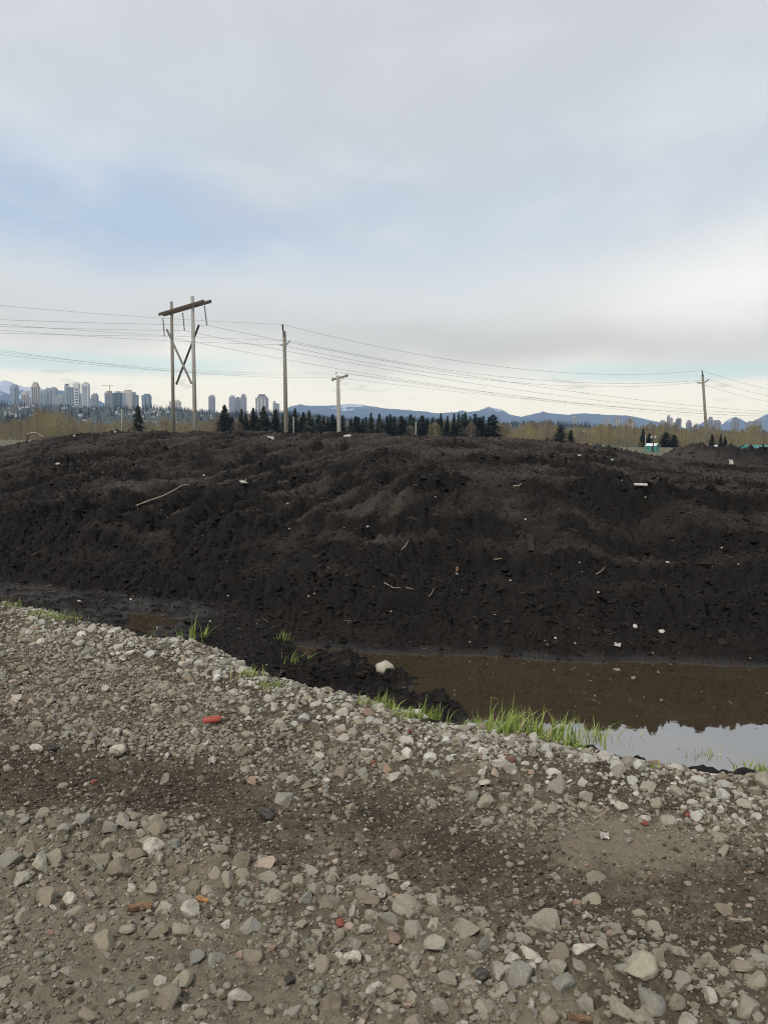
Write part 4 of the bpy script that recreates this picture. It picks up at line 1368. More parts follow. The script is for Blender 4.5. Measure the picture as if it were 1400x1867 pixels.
def shed(name, loc, rz, L, W, Hw, Hr, mw, mr, label, cat, door=True, over=0.25):
    e = empty(name, loc, rz)
    x, y = L / 2, W / 2
    MB().add([(-x, -y, 0), (x, -y, 0), (x, y, 0), (-x, y, 0), (-x, -y, Hw), (x, -y, Hw), (x, y, Hw), (-x, y, Hw), (-x, 0, Hr), (x, 0, Hr)],
             [(0, 1, 5, 4), (2, 3, 7, 6), (1, 2, 6, 9, 5), (3, 0, 4, 8, 7)]).build("wall", mw, e)
    r = MB()
    sl = (Hr - Hw) / y
    for sg in (-1, 1):
        yo = sg * (y + over)
        zo = Hw - sl * over + 0.04
        a = [(-x - over, yo, zo), (x + over, yo, zo), (x + over, 0, Hr + 0.04), (-x - over, 0, Hr + 0.04)]
        r.add(a + [(p[0], p[1], p[2] + 0.09) for p in a], [(0, 1, 2, 3), (7, 6, 5, 4), (0, 4, 5, 1), (1, 5, 6, 2), (3, 2, 6, 7), (0, 3, 7, 4)])
    r.build("roof", mr, e)
    if door:
        d = MB().box((0.2 * L, -y - 0.03, Hw * 0.42), (0.24 * L, 0.06, Hw * 0.84)).build("door", M_DARKPAINT, e)
        MB().box((0.2 * L + 0.09 * L, -y - 0.08, Hw * 0.42), (0.05, 0.06, 0.12)).build("handle", M_METAL, d)
        wn = MB().box((-0.25 * L, -y - 0.03, Hw * 0.55), (0.2 * L, 0.06, Hw * 0.3)).build("window", M_GLASS, e)
        MB().box((-0.25 * L, -y - 0.05, Hw * 0.55 - Hw * 0.17), (0.24 * L, 0.1, 0.08)).build("sill", M_WALLPALE, wn)
    return tag(e, label, cat)


p = at(1188, 824, 267)
shed("garden_shed", (p.x, 267, FZ), R(-40), 3.3, 2.9, 1.75, 2.45, M_TEAL, M_ROOFPALE, "small teal shed with a pale roof in the field", "shed")
p = at(1398, 822, 340)
shed("long_shed", (p.x, 340, FZ), R(4), 20.0, 6.0, 1.25, 2.3, M_TEAL, M_TEALROOF, "long low shed with a dark teal roof at the right edge", "shed", True)
p = at(1263, 815, 505)
shed("white_roofed_shed", (p.x, 505, FZ), R(14), 3.6, 3.0, 1.4, 2.3, M_WALLPALE, M_ROOFPALE, "tiny white-roofed hut in scrub left of the leaning pole", "shed", False)
p = at(1303, 815, 500)
shed("white_roofed_shed", (p.x, 500, FZ), R(-25), 2.2, 2.0, 1.3, 1.8, M_WALLPALE, M_ROOFPALE, "tiny pale hut in scrub right of the leaning pole", "shed", False)
post(1274, 811, 817, 480, 0.16, "short white marker post left of the leaning pole", M_WHITE)
post(1100, 811.5, 818, 330, 0.22, "short white marker post right of the yellow machine", M_WHITE)


def wheel(mb, c, r, wdt):
    c = Vector(c)
    mb.tube([c + Vector((0, -wdt / 2, 0)), c + Vector((0, wdt / 2, 0))], r, 14)
    return mb


# white car by the long shed
p = at(1384, 821, 318)
e = empty("parked_car", (p.x, 318, FZ), R(20))
q = 0.66
MB().add([(-2 * q, -.8 * q, .3), (2 * q, -.8 * q, .3), (2 * q, .8 * q, .3), (-2 * q, .8 * q, .3), (-2 * q, -.8 * q, .9), (2 * q, -.8 * q, .8), (2 * q, .8 * q, .8), (-2 * q, .8 * q, .9)],
         [(0, 3, 2, 1), (4, 5, 6, 7), (0, 1, 5, 4), (1, 2, 6, 5), (2, 3, 7, 6), (3, 0, 4, 7)]).build("body", M_CARWHITE, e)
MB().add([(-1.7 * q, -.75 * q, .9), (.9 * q, -.75 * q, .86), (.9 * q, .75 * q, .86), (-1.7 * q, .75 * q, .9), (-1.4 * q, -.6 * q, 1.35), (.3 * q, -.6 * q, 1.35), (.3 * q, .6 * q, 1.35), (-1.4 * q, .6 * q, 1.35)],
         [(4, 5, 6, 7), (0, 1, 5, 4), (1, 2, 6, 5), (2, 3, 7, 6), (3, 0, 4, 7)]).build("cabin", M_GLASS, e)
MB().box((-0.55 * q, 0, 1.38), (1.6 * q, 1.15 * q, 0.06)).build("roof", M_CARWHITE, e)
for wx_ in (-1.25, 1.25):
    for wy_ in (-0.75, 0.75):
        wheel(MB(), (wx_ * q, wy_ * q, 0.3), 0.3, 0.2).build("wheel", M_BLACK, e)
tag(e, "small white parked car in front of the long teal-roofed shed", "car")

# yellow excavator, low behind the mound
p = at(1069, 818, 330)
e = empty("excavator", (p.x, 330, FZ), R(10))
for sy in (-0.85, 0.85):
    t_ = MB()
    prof = [(-1.7, 0.15), (-1.9, 0.4), (-1.7, 0.7), (1.7, 0.7), (1.9, 0.4), (1.7, 0.15)]
    n = len(prof)
    t_.add([(x, sy - 0.25, z) for x, z in prof] + [(x, sy + 0.25, z) for x, z in prof], [tuple(range(n)), tuple(range(2 * n - 1, n - 1, -1))] + [(i, i + n, (i + 1) % n + n, (i + 1) % n) for i in range(n)])
    t_.build("track", M_BLACK, e)
MB().box((0.5, 0, 1.2), (2.6, 2.0, 0.75)).box((1.25, 0.1, 1.7), (1.1, 1.7, 0.35)).build("engine_cover", M_YEL, e)
cab = MB().box((-0.55, -0.55, 1.85), (1.0, 0.85, 1.1)).build("cab", M_GLASS, e)
MB().box((-0.55, -0.55, 2.43), (1.1, 0.95, 0.08)).build("cab_roof", M_YEL, cab)
MB().beam((-0.9, 0.3, 1.3), (-2.3, 0.3, 2.4), 0.28, 0.36).beam((-2.3, 0.3, 2.4), (-3.4, 0.3, 1.9), 0.26, 0.3).build("boom", M_YEL, e)
MB().beam((-3.4, 0.3, 1.95), (-3.7, 0.3, 0.9), 0.2, 0.24).build("arm", M_YEL, e)
MB().box((-3.75, 0.3, 0.65), (0.55, 0.7, 0.6), Matrix.Rotation(0.4, 3, 'Y')).build("bucket", M_BLACK, e)
tag(e, "small yellow excavator half hidden behind the mound's right shoulder", "excavator")
p = at(1087.5, 818, 338)
e = empty("parked_truck", (p.x, 338, FZ), R(-8))
MB().box((0.6, 0, 1.35), (2.6, 1.8, 1.5)).build("box_body", M_DARKPAINT, e)
cb_ = MB().add([(-2, -.85, .5), (-.75, -.85, .5), (-.75, .85, .5), (-2, .85, .5), (-1.6, -.8, 1.9), (-.75, -.8, 1.9), (-.75, .8, 1.9), (-1.6, .8, 1.9)],
               [(0, 3, 2, 1), (4, 5, 6, 7), (0, 1, 5, 4), (1, 2, 6, 5), (2, 3, 7, 6), (3, 0, 4, 7)]).build("cab", M_DARKPAINT, e)
MB().box((-1.82, 0, 1.45), (0.08, 1.4, 0.5), Matrix.Rotation(0.28, 3, 'Y')).build("windscreen", M_GLASS, cb_)
for wx_ in (-1.3, 1.2):
    for wy_ in (-0.8, 0.8):
        wheel(MB(), (wx_, wy_, 0.4), 0.4, 0.25).build("wheel", M_BLACK, e)
tag(e, "dark parked truck beside the yellow excavator", "truck")

# pale farm lane
mb = MB()
lane = [(1215, 430), (1300, 430), (1400, 425), (1600, 420)]
vs = []
for px, Y in lane:
    x = (px - 700) / FPX * Y
    vs += [(x, Y - 8, FZ + 0.01), (x, Y + 8, FZ + 0.01)]
mb.add(vs, [(0, 2, 3, 1), (2, 4, 5, 3), (4, 6, 7, 5)])
tag(mb.build("path", plain("pale_lane", (0.22, 0.21, 0.18), 0.95, 0.2, 0.1)), "pale farm lane crossing the field on the right", None, None, 'structure')

# ---------------------------------------------------------------- gravel
BIG_PX = [(605, 1641, 62), (735, 1651, 58), (668, 1633, 50), (690, 1606, 42), (847, 1690, 48), (795, 1722, 46), (815, 1784, 42), (677, 1796, 40), (583, 1757, 40), (610, 1833, 46),
          (260, 1809, 50), (437, 1816, 38), (495, 1636, 40), (478, 1570, 48), (390, 1586, 44), (350, 1613, 34), (1181, 1811, 58), (1083, 1598, 42), (990, 1673, 60), (1017, 1735, 44),
          (1060, 1757, 48), (946, 1780, 50), (913, 1796, 46), (1238, 1783, 34), (1380, 1789, 46), (757, 1696, 46), (706, 1670, 38), (285, 1512, 36), (283, 1537, 40), (225, 1532, 32),
          (203, 1506, 30), (78, 1571, 44), (222, 1578, 44), (100, 1562, 30), (1126, 1698, 38), (1160, 1737, 36), (1163, 1666, 30), (515, 1456, 46), (975, 1690, 44), (950, 1712, 36),
          (875, 1665, 40), (640, 1745, 34), (725, 1795, 40), (755, 1820, 36), (535, 1840, 36), (300, 1650, 32), (230, 1692, 30), (1295, 1760, 26), (1075, 1640, 36), (1270, 1755, 30),
          (860, 1735, 34), (1000, 1840, 40), (1065, 1825, 44), (1130, 1840, 46), (400, 1550, 30), (545, 1600, 34), (520, 1615, 30), (330, 1575, 30), (250, 1560, 28), (160, 1540, 30),
          (60, 1530, 34), (20, 1545, 36), (1320, 1800, 36), (1360, 1830, 40), (1230, 1830, 36), (880, 1830, 38), (800, 1840, 34), (1110, 1775, 32), (1175, 1845, 40),
          (1150, 1385, 34), (1315, 1390, 40), (1358, 1398, 36), (1395, 1425, 44), (1235, 1440, 34), (1130, 1405, 30), (1295, 1360 + 45, 30), (1020, 1437, 40), (960, 1440, 30), (1180, 1430, 32),
          (460, 1425, 30), (210, 1372, 34), (300, 1420, 28), (720, 1415, 30), (860, 1455, 34), (640, 1470, 30), (120, 1340, 24), (520, 1310, 22), (620, 1330, 24), (880, 1390, 28), (930, 1400, 28),
          (640, 1330, 26), (760, 1335, 26), (830, 1350, 26), (750, 1308, 20), (690, 1315, 22), (105, 1150, 16), (148, 1142, 22), (150, 1152, 22), (640, 1275, 20), (600, 1270, 18)]
S_BIG = [rock("stone", 1000 + i, 4, M_STONE, 9, (0.40, 0.78), (1.0, 0.82, 0.74), 0.10, False) for i in range(14)]
S_BIGC = [rock("stone", 1040 + i, 4, M_CLEAN, 9, (0.46, 0.84), (1.0, 0.80, 0.68), 0.10, False) for i in range(8)]
S_MID = [rock("gravel_stone", 1100 + i, 3, M_STONE, 9, (0.40, 0.80), (1.0, 0.82, 0.66), 0.12, False) for i in range(12)]
S_MIDC = [rock("gravel_stone", 1140 + i, 3, M_CLEAN, 9, (0.46, 0.84), (1.0, 0.82, 0.60), 0.10, False) for i in range(8)]
S_SML = [rock("gravel_bit", 1200 + i, 2, M_STONE, 8, (0.42, 0.84), (1.0, 0.8, 0.66), 0.16, False) for i in range(10)]

cand = []        # x, y, radius, clean
for px, py, wd in BIG_PX:
    p = hit_gravel(px, py + wd * 0.15)
    dist = math.sqrt(p.x ** 2 + p.y ** 2 + EYE ** 2)
    cand.append((p.x, p.y, wd / 2 / FPX * dist * 1.02, edge_y(p.x) - p.y < 0.75 and rnd.random() < 0.7, True))
g = np.random.default_rng(900)


def scatter(n, rlo, rhi, power, weight):
    out = []
    while len(out) < n:
        m_ = 20000
        Y = -1.9 + np.sqrt(g.uniform(2.9 ** 2, 11.3 ** 2, m_))
        X = g.uniform(-0.58, 0.64, m_) * (Y + 2.4)
        ok = (Y < edge_y(X) + ragged(X, Y) + 0.04)
        X, Y = X[ok], Y[ok]
        wgt = weight(X, Y)
        k_ = g.random(len(X)) < wgt
        X, Y = X[k_], Y[k_]
        rr = rlo + (rhi - rlo) * g.random(len(X)) ** power
        out += list(zip(X, Y, rr))
    return out[:n]


def w_mid(X, Y):
    b = Y - berm_y(X); v = edge_y(X) - Y
    _, _, band, patch = gravel_shape(X, Y)
    clump = sstep(-0.2, 0.45, fbm(X * 2.6, Y * 2.6, 140, 4, 0.6))
    q = 0.20 + 1.0 * np.exp(-((b + 0.04) / 0.20) ** 2) + 0.35 * np.exp(-((b + 0.35) / 0.3) ** 2) + 0.55 * np.exp(-((v - 0.40) / 0.36) ** 2) * sstep(-2.5, -0.5, X) + 0.32 * sstep(0.85, 1.3, b)
    q = q * (1 - 0.55 * sstep(-0.22, -0.48, b))
    q = q * (1 - 0.75 * band) * (1 - 0.92 * patch) * (0.35 + 0.65 * clump)
    q = q * (1 - 0.75 * sstep(0.2, -1.0, X) * sstep(0.40, 0.08, v + 0.25 * fbm(X * 3, Y * 3, 147, 2)))
    return np.clip(q, 0, 1)


def w_sml(X, Y):
    b = Y - berm_y(X); v = edge_y(X) - Y
    _, _, band, patch = gravel_shape(X, Y)
    clump = sstep(-0.2, 0.4, fbm(X * 2.1, Y * 2.1, 141, 4, 0.6))
    far = 0.5 + 0.5 * sstep(-4.0, -1.0, X)
    q = (0.22 + 0.78 * clump) * (0.35 + 0.65 * sstep(0.7, 1.1, b) * far + 0.45 * np.exp(-(b / 0.3) ** 2) + 0.2 * sstep(0, -0.3, b)) * (1 - 0.70 * band) * (1 - 0.85 * patch)
    q = q * (1 - 0.75 * sstep(0.2, -1.0, X) * sstep(0.40, 0.08, v + 0.25 * fbm(X * 3, Y * 3, 147, 2)))
    return np.clip(q, 0, 1)


mids = scatter(6000, 0.016, 0.046, 2.4, w_mid)
smalls = scatter(37000, 0.006, 0.019, 2.0, w_sml)
tiny = scatter(74000, 0.0028, 0.0075, 1.6, lambda X, Y: np.clip(w_sml(X, Y) * 1.2 + 0.25, 0, 1) * np.clip(1.7 - Y * 0.17, 0.15, 1))
grid = {}


def free(x, y, r, k_):
    c_ = (int(x / 0.1), int(y / 0.1))
    for i in range(c_[0] - 1, c_[0] + 2):
        for j in range(c_[1] - 1, c_[1] + 2):
            for (a, b, q) in grid.get((i, j), ()):
                if (a - x) ** 2 + (b - y) ** 2 < ((q + r) * k_) ** 2: return False
    return True


for c_ in cand: grid.setdefault((int(c_[0] / 0.1), int(c_[1] / 0.1)), []).append(c_[:3])
for x, y, r in sorted(mids, key=lambda q: -q[2]):
    if free(x, y, r, 0.72):
        grid.setdefault((int(x / 0.1), int(y / 0.1)), []).append((x, y, r))
        v = edge_y(x) - y
        cand.append((x, y, r, v < 0.9 and g.random() < 0.65, False))
cand.sort(key=lambda c_: (not c_[4], abs(c_[0]) > 0.47 * (c_[1] + 0.5) or c_[1] < 2.0, -c_[2] / math.hypot(c_[1], EYE)))
xs = np.array([c_[0] for c_ in cand]); ys = np.array([c_[1] for c_ in cand])
zs = gravel_shape(xs, ys)[0]
for i in range(300):
    x, y, r, cl, _ = cand[i]
    me = (S_BIGC if cl else S_BIG)[i % (8 if cl else 14)]
    link("stone", me, gravel_track, (x, y, zs[i] + r * rnd.uniform(-0.06, 0.22)), (rnd.uniform(-.5, .5), rnd.uniform(-.5, .5), rnd.uniform(0, 6.28)), (r, r, r * rnd.uniform(0.85, 1.15)))
pts, scl, rot, pick = [], [], [], []
for i in range(300, len(cand)):
    x, y, r, cl, _ = cand[i]
    pts.append((x, y, zs[i] + r * g.uniform(-0.25, 0.20))); scl.append((r, r, r * g.uniform(0.8, 1.15))); rot.append((g.uniform(-.6, .6), g.uniform(-.6, .6), g.uniform(0, 6.28)))
    pick.append(12 + g.integers(0, 8) if cl else g.integers(0, 12))
for lst, sink in ((smalls, 0.2), (tiny, 0.25)):
    ax, ay, ar = (np.array(q) for q in zip(*lst))
    az_ = gravel_shape(ax, ay)[0]
    cl = (edge_y(ax) - ay < 0.8) & (g.random(len(ax)) < 0.5)
    for i in range(len(ax)):
        r = ar[i]
        pts.append((ax[i], ay[i], az_[i] + r * sink)); scl.append((r, r, r * g.uniform(0.8, 1.2))); rot.append((g.uniform(-.8, .8), g.uniform(-.8, .8), g.uniform(0, 6.28)))
        pick.append((12 + g.integers(0, 8)) if (cl[i] and sink < 0.22) else (g.integers(0, 12) if sink < 0.22 and r > 0.013 else 20 + g.integers(0, 10)))
tag(instancer("gravel", S_MID + S_MIDC + S_SML, pts, rot, scl, pick), "loose grey gravel strewn over the dirt track", None, None, 'stuff')

# crumbs of earth lying between the stones
M_EARTH = mat_stone("earth_crumb", [(0.0, (0.055, 0.044, 0.032)), (0.5, (0.085, 0.069, 0.049)), (1.0, (0.15, 0.125, 0.09))], 0.5, 0.0)
S_EARTH = [rock("earth_crumb", 1260 + i, 2, M_EARTH, 7, (0.5, 0.92), (1.0, 0.85, 0.7), 0.36, False) for i in range(8)]


def w_earth(X, Y):
    b = Y - berm_y(X); v = edge_y(X) - Y
    _, _, band, patch = gravel_shape(X, Y)
    return np.clip(0.18 + 0.75 * band + 0.35 * sstep(-0.1, 0.4, fbm(X * 1.7, Y * 1.7, 145, 3)) + 0.6 * sstep(0.35, 0.05, v) - 0.5 * patch, 0.04, 1)


el_ = scatter(38000, 0.003, 0.015, 2.6, w_earth)
ax, ay, ar = (np.array(q) for q in zip(*el_))
az_ = gravel_shape(ax, ay)[0]
n = len(ax)
tag(instancer("earth_crumbs", S_EARTH, np.stack([ax, ay, az_ + ar * 0.15], 1), np.stack([g.uniform(-.6, .6, n), g.uniform(-.6, .6, n), g.uniform(0, 6.28, n)], 1),
              np.stack([ar, ar, ar * 0.75], 1), g.integers(0, 8, n)), "brown earth crumbs between the stones of the track", None, None, 'stuff')

# ---------------------------------------------------------------- soil crumbs and bits on the mound
def mat_crumb():
    m, t, p, out = material("soil_crumb")
    oi = t.n('ShaderNodeObjectInfo')
    n = t.noise(t.n('ShaderNodeTexCoord').outputs['Object'], 4.0, 4.0, 0.6).outputs[0]
    d_ = t.n('ShaderNodeAttribute', {'attribute_name': 'dry_shade', 'attribute_type': 'INSTANCER'}).outputs['Fac']
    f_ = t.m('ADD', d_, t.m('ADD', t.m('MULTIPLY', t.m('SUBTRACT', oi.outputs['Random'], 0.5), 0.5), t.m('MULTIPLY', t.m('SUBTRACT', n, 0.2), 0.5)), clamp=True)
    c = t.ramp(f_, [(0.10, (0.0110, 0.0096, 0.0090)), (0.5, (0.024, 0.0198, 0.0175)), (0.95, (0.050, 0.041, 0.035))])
    t.set(p, 'Base Color', c)
    p.inputs['Roughness'].default_value = 0.95
    p.inputs['Specular IOR Level'].default_value = 0.2
    t.set(p, 'Normal', t.n('ShaderNodeBump', None, Height=n, Strength=0.6, Distance=0.003))
    return m


M_CRUMB = mat_crumb()
S_CLOD = [rock("soil_clod", 1300 + i, 3, M_CRUMB, 9, (0.5, 0.92), (1.0, 0.85, 0.72), 0.40, False) for i in range(10)]
S_CRUMB = [rock("soil_crumb", 1330 + i, 2, M_CRUMB, 7, (0.5, 0.92), (1.0, 0.85, 0.75), 0.36, False) for i in range(8)]
g = np.random.default_rng(901)


DRY_SHADE = []


def soil_scatter(m_, ymax, weight, radius):
    u = g.uniform(-0.66, 0.66, m_)
    Y = 5.0 * (ymax / 5.0) ** (g.random(m_))
    X = u * Y
    z_, dry_, mud_ = soil_shape(X, Y)
    s_ = Y - toe_y(X); v = Y - edge_y(X)
    v = v - ragged(X, Y)
    ok = (v > -0.02) & (z_ > POOL_Z - 0.01) & (g.random(m_) < weight(X, Y, s_, v, dry_, mud_))
    X, Y, z_, s_ = X[ok], Y[ok], z_[ok], s_[ok]
    DRY_SHADE.append(dry_[ok])
    return X, Y, z_, radius(X, Y, s_)


def w_clod(X, Y, s_, v, dry_, mud_):
    heapm = np.exp(-((X + 0.40) / 0.7) ** 2 - ((Y - 6.85) / 0.5) ** 2)
    clump = sstep(-0.1, 0.5, fbm(X * 1.4, Y * 1.4, 150, 3))
    return np.where(s_ < 0.05, 0.25 + 0.6 * heapm, 0.16 + 0.75 * np.exp(-((s_ - 0.45) / 0.6) ** 2) * (0.35 + 0.65 * clump) + 0.5 * clump * (dry_ < 0.2)) * (1 - 0.8 * mud_)


X, Y, z_, r_ = soil_scatter(80000, 26.0, w_clod, lambda X, Y, s_: (0.009 + 0.046 * g.random(len(X)) ** 4.2) * (0.75 + Y / 40.0))
n = len(X)
P, Ro, Sc, Pk = [np.stack([X, Y, z_ + r_ * 0.02], 1)], [np.stack([g.uniform(-.6, .6, n), g.uniform(-.6, .6, n), g.uniform(0, 6.28, n)], 1)], [np.stack([r_, r_, r_ * g.uniform(0.5, 0.9, n)], 1)], [g.integers(0, 10, n)]
X, Y, z_, r_ = soil_scatter(200000, 20.0, lambda X, Y, s_, v, dry_, mud_: np.clip(1.1 - 0.6 * dry_, 0.3, 1) * (1 - 0.85 * mud_), lambda X, Y, s_: (0.0045 + 0.012 * g.random(len(X)) ** 2.5) * (0.6 + Y / 18.0))
n = len(X)
P.append(np.stack([X, Y, z_ + r_ * 0.1], 1)); Ro.append(np.stack([g.uniform(-.8, .8, n), g.uniform(-.8, .8, n), g.uniform(0, 6.28, n)], 1)); Sc.append(np.stack([r_, r_, r_ * 0.65], 1)); Pk.append(10 + g.integers(0, 8, n))
tag(instancer("soil_clods", S_CLOD + S_CRUMB, np.concatenate(P), np.concatenate(Ro), np.concatenate(Sc), np.concatenate(Pk), None, {'dry_shade': np.concatenate(DRY_SHADE)}), "crumbled black soil clods over the mound and ditch", None, None, 'stuff')

# pale flecks of shell and stone in the soil
m_ = 1700
u = g.uniform(-0.55, 0.55, m_); Y = 6.0 * (20.0 / 6.0) ** g.random(m_); X = u * Y
z_, dry_, mud_ = soil_shape(X, Y)
k_ = (z_ > POOL_Z + 0.02) & (Y > edge_y(X) + 0.2)
X, Y, z_ = X[k_], Y[k_], z_[k_]
n = len(X)
r_ = 0.003 + 0.011 * g.random(n) ** 5
M_FLECK = mat_stone("pale_fleck", [(0.0, (0.14, 0.12, 0.10)), (0.6, (0.28, 0.26, 0.22)), (1.0, (0.6, 0.58, 0.54))], 0.3, 0.3)
S_FL = [rock("pale_fleck", 1400 + i, 2, M_FLECK, 8, (0.6, 0.95), (1.0, 0.75, 0.5), 0.15) for i in range(5)]
tag(instancer("pale_flecks", S_FL, np.stack([X, Y, z_ + r_ * 0.5], 1), np.stack([g.uniform(-.6, .6, n), g.uniform(-.6, .6, n), g.uniform(0, 6.28, n)], 1),
              np.stack([r_, r_, r_], 1), g.integers(0, 5, n)), "tiny pale flecks of shell and stone in the black soil", None, None, 'stuff')
# the larger pale stones in the mound
S_PALE = [rock("pale_stone", 1450 + i, 3, M_WHITE, 8, (0.65, 0.95), (1.0, 0.7, 0.55), 0.12) for i in range(4)]
for i, (px, py, wd) in enumerate([(145, 1098, 8), (528, 967, 7), (670, 963, 6), (957, 948, 7), (1216, 1027, 8), (1205, 1154, 14), (1157, 1148, 12), (1048, 1180, 6), (1012, 1166, 7), (416, 1088, 6),
                                  (239, 1094, 6), (563, 1090, 6), (793, 910, 5), (525, 920, 5), (833, 1050, 6), (930, 1060, 7), (1090, 1082, 5), (1345, 1032, 5), (1315, 1003, 5), (1176, 908, 5), (106, 848, 8),
                                  (188, 863, 5), (136, 796, 5), (211, 790, 6), (372, 868, 5), (986, 1111, 5), (1056, 1030, 4), (1325, 1122, 5), (342, 1059, 4), (1115, 845, 9), (1056, 832, 7)]):
    p = hit_soil(px, py)
    r = wd / 2 / FPX * p.length
    link("pale_stone", S_PALE[i % 4], soil_mound, (p.x, p.y, p.z + r * 0.3), (rnd.uniform(-.4, .4), rnd.uniform(-.4, .4), rnd.uniform(0, 6)), (r, r, r))

# straws and rootlets
def wisp(mb, p, L, r, seed, flat=0.35):
    q = random.Random(seed)
    a = q.uniform(0, 6.28)
    d = Vector((math.cos(a), math.sin(a) * 0.5, q.uniform(-0.1, flat))).normalized()
    pts = [Vector(p) + Vector((0, -0.01, 0.005))]
    for i in range(4):
        d = (d + Vector((q.uniform(-.35, .35), q.uniform(-.25, .25), q.uniform(-.35, .25)))).normalized()
        pts.append(pts[-1] + d * L / 4)
    mb.tube(pts, [r, r, r * 0.8, r * 0.6, r * 0.3], 4)


mb = MB()
m_ = 260
u = g.uniform(-0.5, 0.5, m_); Y = 6.4 * (17.0 / 6.4) ** g.random(m_); X = u * Y
z_, _, _ = soil_shape(X, Y)
for i in range(m_):
    if z_[i] > POOL_Z and Y[i] > edge_y(X[i]) + 0.25:
        wisp(mb, (X[i], Y[i], z_[i] + 0.01), g.uniform(0.03, 0.13), g.uniform(0.0009, 0.0020), i)
tag(mb.build("straw_bits", M_ROOT), "scattered dry straws and rootlets in the black soil", None, None, 'stuff')

def stick(name, pts_px, r, mat, label, cat, lift=0.02):
    a, b = hit_soil(*pts_px[0]), hit_soil(*pts_px[-1])
    if abs(a.y - b.y) > 3.0 * abs(a.x - b.x) + 0.2: b = at(*pts_px[-1], a.y)
    pts = []
    for i, (px, py) in enumerate(pts_px):
        f = i / (len(pts_px) - 1)
        p = at(px, py, a.y + (b.y - a.y) * f)
        pts.append(Vector((p.x, p.y - 0.02, max(p.z, soil_z(p.x, p.y)) + lift * 0.4)))
    o = MB()
    c_ = pts[len(pts) // 2].copy()
    n = len(pts)
    o.tube([q - c_ for q in pts], [r * (1 - 0.5 * i / (n - 1)) for i in range(n)], 7)
    return tag(o.build(name, mat, None, True, loc=c_), label, cat)


stick("dry_root", [(249, 926), (272, 914), (298, 905), (318, 895), (332, 886), (345, 884)], 0.011, M_ROOT, "long pale curved root lying on the left slope", "root")
stick("dry_root", [(700, 1066), (718, 1074), (735, 1086), (748, 1084), (755, 1078)], 0.005, M_ROOT, "thin curled rootlet low on the middle of the slope", "root")
stick("dry_root", [(782, 1090), (787, 1082), (791, 1076)], 0.005, M_ROOT, "short upright rootlet beside the curled one", "root")
stick("dry_root", [(935, 890), (945, 897), (949, 905)], 0.012, M_ROOT, "forked pale root stub on the lip of the right face", "root")
stick("dry_root", [(1085, 1048), (1096, 1041), (1101, 1036)], 0.006, M_ROOT, "short slanted straw on the right face", "root")
stick("dry_root", [(900, 1024), (907, 1020), (914, 1021)], 0.007, M_ROOT, "small tan root curl near the middle of the right face", "root")
stick("dry_root", [(732, 1003), (738, 997), (745, 990)], 0.006, M_ROOT, "thin slanted straw left of the right face", "root")

# arched root at the left end of the crest
p0 = hit_soil(49, 812)
Yr = p0.y
e = empty("arched_root", p0)
rel(MB().tube([at(49.5, 808, Yr), at(50.5, 797, Yr), at(46, 790.5, Yr)], [0.016, 0.022, 0.012], 7), "root", M_ROOTDARK, e, True)
rel(MB().tube([at(50, 792, Yr), at(57, 789.6, Yr - .02), at(66, 789, Yr - .03), at(71, 792, Yr), at(76, 794.5, Yr + .02), at(81, 797, Yr)], [0.018, 0.024, 0.02, 0.022, 0.022, 0.017], 7), "root", M_ROOT, e, True)
rel(MB().tube([at(80, 796.5, Yr), at(78, 802, Yr), at(75, 810, Yr)], [0.02, 0.026, 0.02], 7), "root", M_ROOTDARK, e, True)
tag(e, "arched brown root standing on the left end of the mound", "root")


# scraps of white plastic and board on the mound
def scrap(name, px, py, wd, ht, seed, mat, label, cat, soil=True, tilt=(0.5, 0, 0), thick=0.006, rz=0.0, crumple=1.0):
    p = hit_soil(px, py) if soil else hit_gravel(px, py)
    dist = (p - Vector((0, 0, EYE))).length
    W, H = wd / FPX * dist * 0.78, ht / FPX * dist * 0.7
    q = np.random.default_rng(seed)
    nx, ny = 7, 5
    V, F = [], []
    for side_ in (0, 1):
        for j in range(ny):
            for i in range(nx):
                a, b = i / (nx - 1) - 0.5, j / (ny - 1) - 0.5
                V.append([a * W, b * H, 0])
    V = np.array(V)
    half = nx * ny
    jit = q.normal(size=(half, 3)) * np.array([W * 0.035, H * 0.10, min(W, H) * 0.18]) * crumple
    V[:half] += jit; V[half:] += jit
    V[:half, 2] += thick / 2; V[half:, 2] -= thick / 2
    for j in range(ny - 1):
        for i in range(nx - 1):
            a = j * nx + i
            F.append((a, a + 1, a + nx + 1, a + nx)); F.append((half + a, half + a + nx, half + a + nx + 1, half + a + 1))
    rim = [i for i in range(nx)] + [j * nx + nx - 1 for j in range(1, ny)] + [(ny - 1) * nx + i for i in range(nx - 2, -1, -1)] + [j * nx for j in range(ny - 2, 0, -1)]
    for a, b in zip(rim, rim[1:] + rim[:1]):
        F.append((a, half + a, half + b, b))
    me = mesh_np(name, V, np.array(F), [mat], False)
    o = link(name, me, None, p + Vector((0, -0.01, 0.25 * H * math.sin(tilt[0]) + 0.012)), (tilt[0], tilt[1], rz))
    return tag(o, label, cat)


